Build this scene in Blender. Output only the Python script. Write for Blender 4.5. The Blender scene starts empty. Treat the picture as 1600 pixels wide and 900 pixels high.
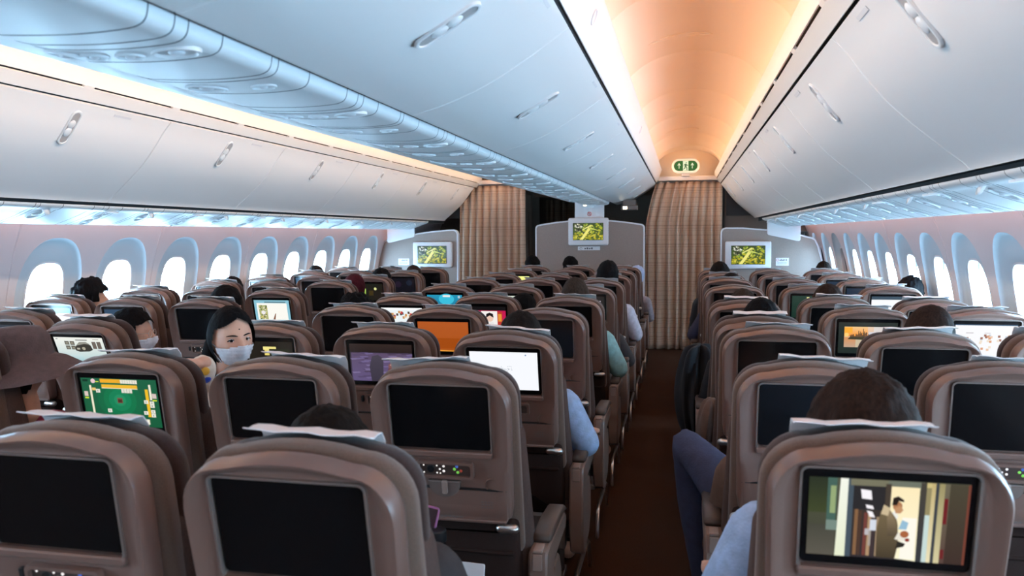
import bpy, bmesh, math, random
from mathutils import Vector, Matrix, noise
R = math.radians
rnd = random.Random(7)
sc = bpy.context.scene
col = sc.collection

# ------------------------------------------------------------------ camera
CAM = Vector((1.118, 0.0, 1.48))
YAW, PITCH, ROLL = 0.2117, 0.0668, -0.0063
cam_d = bpy.data.cameras.new('camera')
cam_d.sensor_width = 36.0
cam_d.lens = 1245.8 / 1600 * 36
cam_d.clip_start = 0.05
cam_d.dof.use_dof = True
cam_d.dof.focus_distance = 4.2
cam_d.dof.aperture_fstop = 5.0
cam = bpy.data.objects.new('camera', cam_d)
col.objects.link(cam)
rt = Vector((math.cos(YAW), math.sin(YAW), 0))
fw = Vector((-math.sin(YAW) * math.cos(PITCH), math.cos(YAW) * math.cos(PITCH), -math.sin(PITCH)))
up = Vector((-math.sin(YAW) * math.sin(PITCH), math.cos(YAW) * math.sin(PITCH), math.cos(PITCH)))
xc = rt * math.cos(ROLL) + up * math.sin(ROLL)
yc = up * math.cos(ROLL) - rt * math.sin(ROLL)
zc = -fw
cam.matrix_world = Matrix(((xc.x, yc.x, zc.x, CAM.x), (xc.y, yc.y, zc.y, CAM.y), (xc.z, yc.z, zc.z, CAM.z), (0, 0, 0, 1)))
sc.camera = cam

# ------------------------------------------------------------------ world, exposure
sc.view_settings.view_transform = 'Standard'
sc.view_settings.look = 'None'
sc.view_settings.exposure = 0.0
sc.view_settings.gamma = 1.0
sc.cycles.max_bounces = 8
sc.cycles.diffuse_bounces = 5
sc.cycles.glossy_bounces = 3
sc.cycles.transparent_max_bounces = 8
sc.cycles.caustics_reflective = False
sc.cycles.caustics_refractive = False
sc.cycles.sample_clamp_indirect = 6.0
w = bpy.data.worlds.new('sky')
sc.world = w
w.use_nodes = True
bg = w.node_tree.nodes['Background']
bg.inputs[0].default_value = (0.44, 0.74, 1.0, 1)
SKY = 50.0
bg.inputs[1].default_value = SKY

# ------------------------------------------------------------------ lamps in the cabin
Y0, Y1 = -2.6, 10.25          # the lit part of the cabin

def area(name, loc, aim, sx, sy, power, color, spread=180):
    d = bpy.data.lights.new(name, 'AREA')
    d.shape = 'RECTANGLE'
    d.size, d.size_y = sx, sy
    d.energy = power
    d.spread = R(spread)
    d.color = color
    o = bpy.data.objects.new(name, d)
    col.objects.link(o)
    z = (Vector(loc) - Vector(aim)).normalized()      # lamp shines along -z
    y = Vector((0, 1, 0))
    x = y.cross(z).normalized()
    o.matrix_world = Matrix(((x.x, y.x, z.x, loc[0]), (x.y, y.y, z.y, loc[1]), (x.z, y.z, z.z, loc[2]), (0, 0, 0, 1)))
    return o

YM, YL = (Y0 + Y1) / 2, Y1 - Y0
for s in (1, -1):
    # amber light strips behind both cove lips wash the aisle ceiling
    area('cove_light', (s * 0.815, YM, 2.318), (s * 1.20, YM, 2.55), 0.02, YL, 19, (1.0, 0.33, 0.065))
    area('cove_light', (s * 1.522, YM, 2.300), (s * 1.13, YM, 2.55), 0.02, YL, 19, (1.0, 0.33, 0.065))
    # warm white strips behind the lips wash the ledge and bins across the aisle
    area('ledge_light', (s * 0.832, YM, 2.305), (s * 1.52, YM, 2.10), 0.012, YL, 30, (1.0, 0.75, 0.50), 100)
    area('ledge_light', (s * 1.509, YM, 2.272), (s * 0.80, YM, 2.15), 0.012, YL, 12, (1.0, 0.82, 0.66), 100)
    # sidewall wash behind the outer edge of the passenger service panels
    area('sidewall_light', (s * 2.42, YM, 1.66), (s * 2.64, YM, 1.50), 0.02, YL, 15, (1.0, 0.46, 0.32))

# ------------------------------------------------------------------ materials
def nd(nt, t, **kw):
    n = nt.nodes.new(t)
    for k, v in kw.items():
        setattr(n, k, v)
    return n

def mat(name, c, rough=0.5, metal=0.0, bump=0, bscale=200, var=0, vscale=8, coat=0, spec=0.5, sheen=0, stretch=None):
    m = bpy.data.materials.new(name)
    m.use_nodes = True
    nt = m.node_tree
    p = nt.nodes['Principled BSDF']
    p.inputs['Base Color'].default_value = (*c, 1)
    p.inputs['Roughness'].default_value = rough
    p.inputs['Metallic'].default_value = metal
    p.inputs['Specular IOR Level'].default_value = spec
    p.inputs['Coat Weight'].default_value = coat
    p.inputs['Sheen Weight'].default_value = sheen
    tc = None
    if bump or var:
        tc = nd(nt, 'ShaderNodeTexCoord')
        src = tc.outputs['Object']
        if stretch:
            mp = nd(nt, 'ShaderNodeMapping')
            mp.inputs['Scale'].default_value = stretch
            nt.links.new(src, mp.inputs[0])
            src = mp.outputs[0]
    if var:
        n = nd(nt, 'ShaderNodeTexNoise')
        n.inputs['Scale'].default_value = vscale
        n.inputs['Detail'].default_value = 6
        nt.links.new(src, n.inputs['Vector'])
        r = nd(nt, 'ShaderNodeValToRGB')
        a, b = 1 - var, 1 + var
        r.color_ramp.elements[0].position, r.color_ramp.elements[1].position = 0.3, 0.7
        r.color_ramp.elements[0].color = (c[0] * a, c[1] * a, c[2] * a, 1)
        r.color_ramp.elements[1].color = (min(1, c[0] * b), min(1, c[1] * b), min(1, c[2] * b), 1)
        nt.links.new(n.outputs['Fac'], r.inputs[0])
        nt.links.new(r.outputs[0], p.inputs['Base Color'])
    if bump:
        n = nd(nt, 'ShaderNodeTexNoise')
        n.inputs['Scale'].default_value = bscale
        n.inputs['Detail'].default_value = 3
        nt.links.new(src, n.inputs['Vector'])
        b = nd(nt, 'ShaderNodeBump')
        b.inputs['Strength'].default_value = bump
        b.inputs['Distance'].default_value = 0.004
        nt.links.new(n.outputs['Fac'], b.inputs['Height'])
        nt.links.new(b.outputs[0], p.inputs['Normal'])
    return m

M = {}
M['bin'] = mat('bin_laminate', (0.80, 0.80, 0.80), 0.34, bump=0.04, bscale=500)
M['psu'] = mat('panel_plastic', (0.70, 0.73, 0.75), 0.36)
M['gasket'] = mat('grey_gasket', (0.10, 0.12, 0.14), 0.6)
M['recess'] = mat('latch_recess_plastic', (0.36, 0.35, 0.35), 0.4)  # panel plastic darkened, the latch hollow's shade put into the colour
M['ceiling'] = mat('ceiling_panel', (0.80, 0.76, 0.70), 0.45)
M['wall'] = mat('sidewall_laminate', (0.70, 0.66, 0.68), 0.45, bump=0.05, bscale=400)
M['dark'] = mat('dark_gap', (0.012, 0.012, 0.014), 0.7)
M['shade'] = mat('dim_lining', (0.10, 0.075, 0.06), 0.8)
M['reveal'] = mat('window_bezel_plastic', (0.54, 0.64, 0.70), 0.5)  # same finish as the wall, tinted blue-grey: reveal shade put into the colour
M['carpet'] = mat('brown_carpet', (0.052, 0.022, 0.012), 0.95, spec=0.08, bump=0.8, bscale=350, var=0.55, vscale=260)
M['shell'] = mat('taupe_seat_plastic', (0.172, 0.095, 0.074), 0.34, bump=0.05, bscale=600, var=0.03, vscale=400)
M['rim'] = mat('screen_rim_plastic', (0.26, 0.19, 0.165), 0.25, metal=0.4)
M['fabric'] = mat('tan_seat_fabric', (0.125, 0.073, 0.053), 0.9, spec=0.15, bump=0.35, bscale=520, var=0.2, vscale=420, sheen=0.3)
M['headrest'] = mat('dark_brown_headrest_cloth', (0.036, 0.017, 0.014), 0.85, spec=0.15, bump=0.3, bscale=420, var=0.25, vscale=300, sheen=0.2)
M['cushion'] = mat('grey_brown_cushion_cloth', (0.085, 0.052, 0.044), 0.9, spec=0.15, bump=0.3, bscale=420, var=0.2, vscale=300)
M['pocket'] = mat('dark_pocket_cloth', (0.028, 0.014, 0.011), 0.85, spec=0.12, bump=0.3, bscale=300)
M['paper'] = mat('white_headrest_paper', (0.84, 0.78, 0.77), 0.8, bump=0.15, bscale=90)
M['pad'] = mat('brown_armrest_leather', (0.062, 0.040, 0.031), 0.45, bump=0.15, bscale=420)
M['arm'] = mat('taupe_armrest_plastic', (0.20, 0.126, 0.098), 0.38, bump=0.04, bscale=500)
M['button'] = mat('pale_button_plastic', (0.30, 0.21, 0.175), 0.35)
M['metal'] = mat('brushed_metal', (0.62, 0.58, 0.55), 0.28, metal=1.0)
M['leg'] = mat('grey_seat_leg', (0.17, 0.15, 0.14), 0.45, metal=0.6)
M['glass_off'] = mat('black_screen_glass', (0.005, 0.0045, 0.005), 0.14, spec=0.32)
M['black'] = mat('black_plastic', (0.01, 0.01, 0.011), 0.4)
M['panel_dark'] = mat('dark_control_plastic', (0.060, 0.036, 0.029), 0.35)
M['print'] = mat('dark_print', (0.15, 0.11, 0.10), 0.7)
M['bulk'] = mat('grey_bulkhead_laminate', (0.27, 0.215, 0.192), 0.55, bump=0.3, bscale=260, var=0.10, vscale=150)
M['bulkwhite'] = mat('pale_grey_plastic', (0.70, 0.71, 0.74), 0.35)
M['sign'] = mat('white_sticker', (0.78, 0.78, 0.80), 0.5)
M['signink'] = mat('grey_sticker_ink', (0.08, 0.08, 0.10), 0.6)
M['red'] = mat('red_sticker_ink', (0.55, 0.05, 0.05), 0.5)
M['iris'] = mat('dark_iris', (0.006, 0.004, 0.003), 0.5, spec=0.1)
M['eyewhite'] = mat('eye_white', (0.62, 0.58, 0.56), 0.4)
M['skin'] = mat('skin', (0.52, 0.285, 0.20), 0.5, var=0.08, vscale=30, bump=0.04, bscale=300)
M['skinf'] = mat('fair_skin', (0.64, 0.355, 0.25), 0.48, var=0.05, vscale=30)
for n, c in {'hair_black': (0.004, 0.0035, 0.004), 'hair_dark': (0.008, 0.005, 0.004), 'hair_brown': (0.020, 0.0095, 0.0065),
             'hair_grey': (0.030, 0.019, 0.014), 'hair_maroon': (0.050, 0.006, 0.011)}.items():
    M[n] = mat(n, c, 0.75, bump=0.5, bscale=160, var=0.5, vscale=150, spec=0.08, stretch=(1, 1, 0.16))
for n, c in {'cloth_lightblue': (0.30, 0.40, 0.58), 'cloth_teal': (0.30, 0.58, 0.60), 'cloth_white': (0.66, 0.68, 0.80),
             'cloth_dark': (0.03, 0.022, 0.022), 'cloth_black': (0.007, 0.008, 0.012), 'cloth_navy': (0.03, 0.035, 0.075),
             'cloth_brown': (0.10, 0.055, 0.038), 'cloth_beige': (0.62, 0.46, 0.34), 'cloth_grey': (0.34, 0.34, 0.40),
             'cloth_red': (0.30, 0.02, 0.05), 'hat_brown': (0.085, 0.055, 0.055), 'cloth_paleblue': (0.42, 0.55, 0.80),
             'mask_white': (0.72, 0.75, 0.82), 'cloth_cream': (0.75, 0.66, 0.56)}.items():
    M[n] = mat(n, c, 0.88, bump=0.35, bscale=160, var=0.15, vscale=40)

def emission_mat(name, c, s):
    m = bpy.data.materials.new(name)
    m.use_nodes = True
    p = m.node_tree.nodes['Principled BSDF']
    p.inputs['Base Color'].default_value = (c[0] * .5, c[1] * .5, c[2] * .5, 1)
    p.inputs['Emission Color'].default_value = (*c, 1)
    p.inputs['Emission Strength'].default_value = s
    return m
M['led'] = emission_mat('white_led', (1, 0.9, 0.85), 0.8)
M['ledg'] = emission_mat('green_led', (0.25, 0.75, 0.1), 0.5)
M['ledb'] = emission_mat('blue_led', (0.1, 0.2, 0.7), 0.4)
M['ledr'] = emission_mat('red_led', (0.5, 0.06, 0.03), 0.3)
M['signlit'] = emission_mat('lit_sign_housing', (1, 0.93, 0.72), 0.55)
M['lamp'] = emission_mat('small_warm_lamp', (1, 0.86, 0.62), 5)

def display_mat():
    m = bpy.data.materials.new('lit_display')
    m.use_nodes = True
    nt = m.node_tree
    p = nt.nodes['Principled BSDF']
    a = nd(nt, 'ShaderNodeVertexColor', layer_name='Col')
    p.inputs['Base Color'].default_value = (0.004, 0.004, 0.004, 1)
    p.inputs['Roughness'].default_value = 0.2
    nt.links.new(a.outputs['Color'], p.inputs['Emission Color'])
    p.inputs['Emission Strength'].default_value = 1.0
    return m
M['display'] = display_mat()

def pane_mat(name, tint, k):
    m = bpy.data.materials.new(name)
    m.use_nodes = True
    nt = m.node_tree
    nt.nodes.remove(nt.nodes['Principled BSDF'])
    t = nd(nt, 'ShaderNodeBsdfTransparent'); t.inputs[0].default_value = (*tint, 1)
    g = nd(nt, 'ShaderNodeBsdfGlossy'); g.inputs['Roughness'].default_value = 0.03
    x = nd(nt, 'ShaderNodeMixShader'); x.inputs[0].default_value = k
    nt.links.new(t.outputs[0], x.inputs[1]); nt.links.new(g.outputs[0], x.inputs[2])
    nt.links.new(x.outputs[0], nt.nodes['Material Output'].inputs[0])
    return m
M['pane'] = pane_mat('window_glass', (0.97, 0.99, 1.0), 0.05)
M['pane_dim'] = pane_mat('dimmed_window_glass', (0.030, 0.026, 0.03), 0.10)

def curtain_mat(name, c, line):
    m = mat(name, c, 0.9, bump=0.25, bscale=300, var=0.12, vscale=300)
    nt = m.node_tree
    p = nt.nodes['Principled BSDF']
    base = p.inputs['Base Color'].links[0].from_socket
    g = nd(nt, 'ShaderNodeNewGeometry')
    s = nd(nt, 'ShaderNodeSeparateXYZ'); nt.links.new(g.outputs['Position'], s.inputs[0])
    def band(period, width, off):
        a = nd(nt, 'ShaderNodeMath', operation='ADD'); a.inputs[1].default_value = off
        nt.links.new(s.outputs['Z'], a.inputs[0])
        b = nd(nt, 'ShaderNodeMath', operation='MODULO'); b.inputs[1].default_value = period
        nt.links.new(a.outputs[0], b.inputs[0])
        d = nd(nt, 'ShaderNodeMath', operation='LESS_THAN'); d.inputs[1].default_value = width
        nt.links.new(b.outputs[0], d.inputs[0])
        return d.outputs[0]
    acc = None
    for pr, wd, of in ((0.235, 0.007, 5.0), (0.235, 0.006, 5.035), (0.235, 0.004, 5.12), (0.0588, 0.004, 5.01)):
        o = band(pr, wd, of)
        if acc is None:
            acc = o
        else:
            q = nd(nt, 'ShaderNodeMath', operation='MAXIMUM')
            nt.links.new(acc, q.inputs[0]); nt.links.new(o, q.inputs[1]); acc = q.outputs[0]
    k = nd(nt, 'ShaderNodeMath', operation='MULTIPLY'); k.inputs[1].default_value = 0.55
    nt.links.new(acc, k.inputs[0])
    mx = nd(nt, 'ShaderNodeMix', data_type='RGBA')
    nt.links.new(k.outputs[0], mx.inputs[0]); nt.links.new(base, mx.inputs[6]); mx.inputs[7].default_value = (*line, 1)
    nt.links.new(mx.outputs[2], p.inputs['Base Color'])
    p.inputs['Transmission Weight'].default_value = 0
    return m
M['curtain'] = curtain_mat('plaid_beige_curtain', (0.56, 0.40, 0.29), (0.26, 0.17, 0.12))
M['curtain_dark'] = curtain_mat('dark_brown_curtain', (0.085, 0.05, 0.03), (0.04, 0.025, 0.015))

# ------------------------------------------------------------------ mesh helpers
def me_from(name, V, F, smooth=True, angle=40):
    me = bpy.data.meshes.new(name)
    me.from_pydata([tuple(v) for v in V], [], F)
    me.validate()
    bm = bmesh.new(); bm.from_mesh(me)
    bmesh.ops.recalc_face_normals(bm, faces=bm.faces)
    bm.to_mesh(me); bm.free()
    if smooth:
        for p in me.polygons:
            p.use_smooth = True
        me.set_sharp_from_angle(angle=R(angle))
    return me

class MB:
    """collects shapes that become one mesh"""
    def __init__(s): s.V, s.F = [], []
    def add(s, V, F):
        n = len(s.V); s.V += [tuple(v) for v in V]; s.F += [tuple(i + n for i in f) for f in F]; return s
    def loops(s, L, cap0=True, cap1=True, closed=True):
        n = len(L[0]); V = [p for l in L for p in l]; F = []
        for i in range(len(L) - 1):
            for j in range(n if closed else n - 1):
                k = (j + 1) % n
                F.append((i * n + j, i * n + k, (i + 1) * n + k, (i + 1) * n + j))
        if cap0: F.append(tuple(range(n - 1, -1, -1)))
        if cap1: F.append(tuple((len(L) - 1) * n + j for j in range(n)))
        return s.add(V, F)
    def plate(s, poly, y0, y1, b=0.003):
        """outline in x,z pushed along y with softened edges"""
        i = inset(poly, b)
        return s.loops([[(x, y0, z) for x, z in i], [(x, y0 + b, z) for x, z in poly],
                        [(x, y1 - b, z) for x, z in poly], [(x, y1, z) for x, z in i]])
    def box(s, x0, x1, y0, y1, z0, z1, r=0.0):
        if r:
            return s.plate(rrect((x0 + x1) / 2, (z0 + z1) / 2, (x1 - x0) / 2, (z1 - z0) / 2, r, 3), y0, y1, min(r, (y1 - y0) * .4))
        V = [(x, y, z) for x in (x0, x1) for y in (y0, y1) for z in (z0, z1)]
        return s.add(V, [(0, 1, 3, 2), (4, 6, 7, 5), (0, 4, 5, 1), (2, 3, 7, 6), (0, 2, 6, 4), (1, 5, 7, 3)])
    def tube(s, pts, r, n=8, ends=True):
        P = [Vector(p) for p in pts]
        rr = r if isinstance(r, (list, tuple)) else [r] * len(P)
        L = []
        t0 = (P[1] - P[0]).normalized()
        a = t0.orthogonal().normalized()
        def ring(c, t, a, q):
            b = t.cross(a)
            return [c + (a * math.cos(2 * math.pi * j / n) + b * math.sin(2 * math.pi * j / n)) * q for j in range(n)]
        for i, p in enumerate(P):
            t = ((P[min(i + 1, len(P) - 1)] - P[max(i - 1, 0)])).normalized()
            a = (a - t * a.dot(t)).normalized()
            if i == 0 and ends:
                for f, q in ((0.95, 0.3), (0.6, 0.8)):
                    L.append(ring(p - t * rr[0] * f, t, a, rr[0] * q))
            L.append(ring(p, t, a, rr[i]))
            if i == len(P) - 1 and ends:
                for f, q in ((0.6, 0.8), (0.95, 0.3)):
                    L.append(ring(p + t * rr[-1] * f, t, a, rr[-1] * q))
        return s.loops(L)
    def ellipsoid(s, c, r, n=14, m=9, rot=None, fn=None):
        V, F = [], []
        for i in range(m + 1):
            th = math.pi * i / m
            for j in range(n):
                ph = 2 * math.pi * j / n
                d = Vector((math.sin(th) * math.cos(ph), math.sin(th) * math.sin(ph), math.cos(th)))
                p = Vector((d.x * r[0], d.y * r[1], d.z * r[2]))
                if fn: p = fn(p, d)
                if rot: p = rot @ p
                V.append(Vector(c) + p)
        for i in range(m):
            for j in range(n):
                k = (j + 1) % n
                F.append((i * n + j, (i + 1) * n + j, (i + 1) * n + k, i * n + k))
        return s.add(V, F)
    def disc(s, c, r, y0, y1, n=14):
        return s.plate([(c[0] + r * math.cos(2 * math.pi * j / n), c[1] + r * math.sin(2 * math.pi * j / n)) for j in range(n)], y0, y1, min(0.0012, (y1 - y0) * .4))
    def ring(s, outer, inner, y0, y1):
        return s.loops([[(x, y1, z) for x, z in outer], [(x, y0, z) for x, z in outer], [(x, y0, z) for x, z in inner],
                        [(x, y1, z) for x, z in inner], [(x, y1, z) for x, z in outer]], False, False)
    def me(s, name, smooth=True, angle=40): return me_from(name, s.V, s.F, smooth, angle)

def inset(poly, b):
    n = len(poly)
    A = sum(poly[i][0] * poly[(i + 1) % n][1] - poly[(i + 1) % n][0] * poly[i][1] for i in range(n))
    sg = 1 if A > 0 else -1
    out = []
    for i in range(n):
        p, q, r = Vector(poly[i - 1]), Vector(poly[i]), Vector(poly[(i + 1) % n])
        a, c = (q - p), (r - q)
        if a.length < 1e-7 or c.length < 1e-7:
            out.append(tuple(q)); continue
        a.normalize(); c.normalize()
        na, nc = Vector((-a.y, a.x)) * sg, Vector((-c.y, c.x)) * sg
        m = na + nc
        if m.length < 1e-6: m = na
        m.normalize()
        out.append(tuple(q + m * (b / max(0.35, m.dot(na)))))
    return out

def rrect(cx, cz, hw, hh, r, n=5):
    P = []
    r = min(r, hw, hh)
    for (sx, sz, a0) in ((1, 1, 0), (-1, 1, 90), (-1, -1, 180), (1, -1, 270)):
        for i in range(n + 1):
            a = R(a0 + 90 * i / n)
            P.append((cx + sx * (hw - r) + r * math.cos(a), cz + sz * (hh - r) + r * math.sin(a)))
    return P

def hull_outline(ht, hb, z0, z1, rt_, rb, crown=0.012, n=8):
    """seat-back outline: rounded top corners, slightly crowned top, gently tapering sides"""
    P = []
    for i in range(n + 1):
        a = R(90 * i / n); P.append((ht - rt_ + rt_ * math.cos(a), z1 - crown - rt_ + rt_ * math.sin(a)))
    for i in range(1, 6):
        t = i / 6; x = (ht - rt_) * (1 - 2 * t); P.append((x, z1 - crown * (2 * t - 1) ** 2))
    for i in range(n + 1):
        a = R(90 + 90 * i / n); P.append((-ht + rt_ + rt_ * math.cos(a), z1 - crown - rt_ + rt_ * math.sin(a)))
    for i in range(n // 2 + 1):
        a = R(180 + 90 * i / (n // 2)); P.append((-hb + rb + rb * math.cos(a), z0 + rb + rb * math.sin(a)))
    for i in range(n // 2 + 1):
        a = R(270 + 90 * i / (n // 2)); P.append((hb - rb + rb * math.cos(a), z0 + rb + rb * math.sin(a)))
    return P

def rayloop(poly, c, N):
    out = []
    for k in range(N):
        a = 2 * math.pi * (k + .5) / N
        dx, dz = math.cos(a), math.sin(a); best = 0
        for i in range(len(poly)):
            x1, z1 = poly[i][0] - c[0], poly[i][1] - c[1]
            x2, z2 = poly[(i + 1) % len(poly)][0] - c[0], poly[(i + 1) % len(poly)][1] - c[1]
            den = dx * (z2 - z1) - dz * (x2 - x1)
            if abs(den) < 1e-12: continue
            t = (x1 * (z2 - z1) - z1 * (x2 - x1)) / den
            u = (x1 * dz - z1 * dx) / den
            if t > 0 and -1e-6 <= u <= 1 + 1e-6: best = max(best, t)
        out.append((c[0] + dx * best, c[1] + dz * best))
    return out

def obj(name, me, m=None, parent=None, loc=None, rot=None, **kw):
    o = bpy.data.objects.new(name, me)
    col.objects.link(o)
    if m is not None:
        if not me.materials:
            me.materials.append(M[m])
        elif me.materials[0] != M[m]:
            o.material_slots[0].link = 'OBJECT'; o.material_slots[0].material = M[m]
    if parent: o.parent = parent
    if loc: o.location = loc
    if rot: o.rotation_euler = rot
    for k, v in kw.items(): o[k] = v
    return o

def empty(name, loc, **kw):
    o = bpy.data.objects.new(name, None)
    o.empty_display_size = 0.1
    col.objects.link(o)
    o.location = loc
    for k, v in kw.items(): o[k] = v
    return o

def struct(name, me, m=None, parent=None):
    o = obj(name, me, m, parent)
    if not parent: o['kind'] = 'structure'
    return o

ORD = ['first', 'second', 'third', 'fourth', 'fifth', 'sixth', 'seventh', 'eighth', 'ninth', 'tenth', 'eleventh', 'twelfth', 'thirteenth']

def smooth_profile(P, n=4):
    P = [Vector(p) for p in P]
    out = []
    for i in range(len(P) - 1):
        p0, p1, p2, p3 = P[max(i - 1, 0)], P[i], P[i + 1], P[min(i + 2, len(P) - 1)]
        for k in range(n):
            t = k / n
            out.append(0.5 * ((2 * p1) + (p2 - p0) * t + (2 * p0 - 5 * p1 + 4 * p2 - p3) * t * t + (3 * p1 - p0 - 3 * p2 + p3) * t ** 3))
    out.append(P[-1])
    return out

def strip(profile, y0, y1, thick, mb=None, soft=0.003):
    """profile (x,z) seen along y, given thickness on the side away from the cabin"""
    mb = mb or MB()
    P = [Vector(p) for p in profile]
    nrm = []
    for i in range(len(P)):
        t = (P[min(i + 1, len(P) - 1)] - P[max(i - 1, 0)]).normalized()
        nrm.append(Vector((-t.y, t.x)) * thick)
    front = [(p.x, p.y) for p in P]
    back = [(p.x + q.x, p.y + q.y) for p, q in zip(P, nrm)]
    sf = [(p.x + q.x * .25, p.y + q.y * .25) for p, q in zip(P, nrm)]
    n = len(P)
    L = []
    for y, f in ((y0, sf), (y0 + soft, front), (y1 - soft, front), (y1, sf)):
        L.append([(x, y, z) for x, z in f] + [(x, y, z) for x, z in reversed(back)])
    return mb.loops(L)

# ------------------------------------------------------------------ the cabin shell
YB, YE = -2.6, 12.6
struct('floor', MB().box(-2.75, 2.75, YB, YE, -0.05, 0.0).me('floor', False), 'carpet')
struct('wall_back', MB().box(-2.9, 2.9, YB - .05, YB, 0, 2.7).me('wall_back', False), 'bin')
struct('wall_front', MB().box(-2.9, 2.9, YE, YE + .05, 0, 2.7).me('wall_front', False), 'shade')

struct('trim_12', MB().box(-2.95, 2.95, YB - .05, YE + .05, 2.70, 2.74).me('crown_skin', False), 'dark')

# --- side walls with scooped window reveals
PITCH_W = 0.635
def xw(z):
    return 2.745 - 1.3 * (2.74 - math.sqrt(2.74 ** 2 - (z - 0.74) ** 2))
ZC = 1.085
NW = 56
def supr(hw, ht, hb, e):
    out = []
    for k in range(NW):
        a = 2 * math.pi * (k + .5) / NW
        c, s_ = math.cos(a), math.sin(a)
        h = ht if s_ > 0 else hb
        r = (abs(c / hw) ** e + abs(s_ / h) ** e) ** (-1 / e)
        out.append((c * r, s_ * r))
    return out
RECT = []
for k in range(NW):
    a = 2 * math.pi * (k + .5) / NW
    c, s_ = math.cos(a), math.sin(a)
    hw, h = PITCH_W / 2, (0.665 if s_ > 0 else 0.535)
    t = min(hw / abs(c), h / abs(s_))
    RECT.append((c * t, s_ * t))
# snap the four corners so that panels meet squarely
for hw_s in (1, -1):
    for h_s, hh in ((1, .665), (-1, -.535)):
        tgt = (hw_s * PITCH_W / 2, hh)
        i = min(range(NW), key=lambda i: (RECT[i][0] - tgt[0]) ** 2 + (RECT[i][1] - tgt[1]) ** 2)
        RECT[i] = tgt
ARCH = supr(0.262, 0.392, 0.40, 2.5)
OPEN = supr(0.142, 0.232, 0.232, 3.2)
def wall_module(mb, s, y0, seam):
    L = []
    def lp(A, B, t, d, rim=0):
        out = []
        for (ay, az), (by, bz) in zip(A, B):
            y, z = ay + (by - ay) * t, az + (bz - az) * t
            out.append((s * (xw(ZC + z) + d), y0 + y, ZC + z))
        return out
    g = lp(RECT, ARCH, 0, 0)
    L.append([(p[0] + (s * .007 if abs(r[0] - seam * PITCH_W / 2) < 1e-6 else 0), p[1], p[2]) for p, r in zip(g, RECT)])
    for t in (.06, .35, .7, .93): L.append(lp(RECT, ARCH, t, 0))
    L.append(lp(ARCH, OPEN, 0.0, 0.0))
    for t, d in ((.02, .005), (.06, .016), (.12, .023), (.5, .030), (.9, .036), (1.0, .046)):
        L.append(lp(ARCH, OPEN, t, d))
    mb.loops(L[:6], False, False)
    return MB().loops(L[5:], False, False)
def window_ring(s, y0):
    L = []
    for sc_, d in ((1.12, .040), (1.10, .031), (1.02, .033), (1.0, .042), (0.985, .080), (1.06, .085), (1.12, .040)):
        L.append([(s * (xw(ZC + z) + d), y0 + y * sc_, ZC + z * sc_) for y, z in OPEN])
    return MB().loops(L, False, False)
wi = 0
for side, s, ph in (('left', -1, 4.20), ('right', 1, 4.25)):
    wall = struct('wall_' + side, MB().box(*(sorted((s * 2.80, s * 2.66))), YB, YE, 0, 0.56).me('wall_dado', False), 'wall')
    yc0 = ph - PITCH_W * 10
    nmod = 18 + 8
    for k in range(0, nmod, 2):
        mb = MB()
        got = False
        for q in (0, 1):
            y = yc0 + (k + q) * PITCH_W
            rv = wall_module(mb, s, y, -1 if q == 0 else 1)
            if y < YB + .2 or y > 9.75:
                mb.add(rv.V, rv.F); continue
            wi += 1
            far = s > 0 and abs(y - 8.70) < .3
            f = struct('window_%d' % wi, window_ring(s, y).me('window_frame'), 'bulkwhite')
            pn = [(s * (xw(ZC + z) + .066), y + yy * 1.03, ZC + z * 1.03) for yy, z in OPEN]
            pn2 = [(s * (xw(ZC + z) + .071), y + yy * 1.03, ZC + z * 1.03) for yy, z in OPEN]
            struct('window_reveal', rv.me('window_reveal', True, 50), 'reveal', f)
            struct('window_pane', MB().loops([pn, pn2]).me('window_pane'), 'pane_dim' if far else 'pane', f)
            if not far:      # a portal lets the renderer find the sky through this window (it gives no light itself)
                d = bpy.data.lights.new('window_portal', 'AREA'); d.shape = 'RECTANGLE'; d.size, d.size_y = 0.48, 0.30
                d.cycles.is_portal = True
                po = bpy.data.objects.new('window_portal', d); col.objects.link(po)
                z = Vector((s, 0, 0)); x = Vector((0, 0, 1)); yv = z.cross(x)
                po.matrix_world = Matrix(((x.x, yv.x, z.x, s * 2.86), (x.y, yv.y, z.y, y), (x.z, yv.z, z.z, ZC), (0, 0, 0, 1)))
        struct('wall_panel', mb.me('wall_panel', True, 35), 'wall', wall)
    # outer skin behind the panels: bands above, below and between the window funnels
    mb = MB()
    a, b = sorted((s * 2.76, s * 2.82))
    mb.box(a, b, YB, YE, 0.50, 0.66); mb.box(*sorted((s * 2.68, s * 2.82)), YB, YE, 1.52, 1.80); mb.box(*sorted((s * 2.66, s * 2.80)), YB, YE, 1.74, 2.75)
    mb.box(a, b, YB, YB + .12, .6, 1.6); mb.box(a, b, 9.98, YE, .6, 1.6)
    for k in range(nmod + 1):
        y = yc0 + (k - .5) * PITCH_W
        if YB < y < 10.3: mb.box(a, b, y - .05, y + .05, .6, 1.2); mb.box(*sorted((s * 2.715, s * 2.82)), y - .05, y + .05, 1.2, 1.6)
    struct('outer_skin', mb.me('outer_skin', False), 'dark', wall)
    # closing strip between the wall and the bins, above the wash light
    struct('trim_light_pocket', strip([(s * 2.10, 1.74), (s * 2.40, 1.76), (s * 2.66, 1.74)], YB, YE, .02).me('light_pocket'), 'psu', wall)

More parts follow.
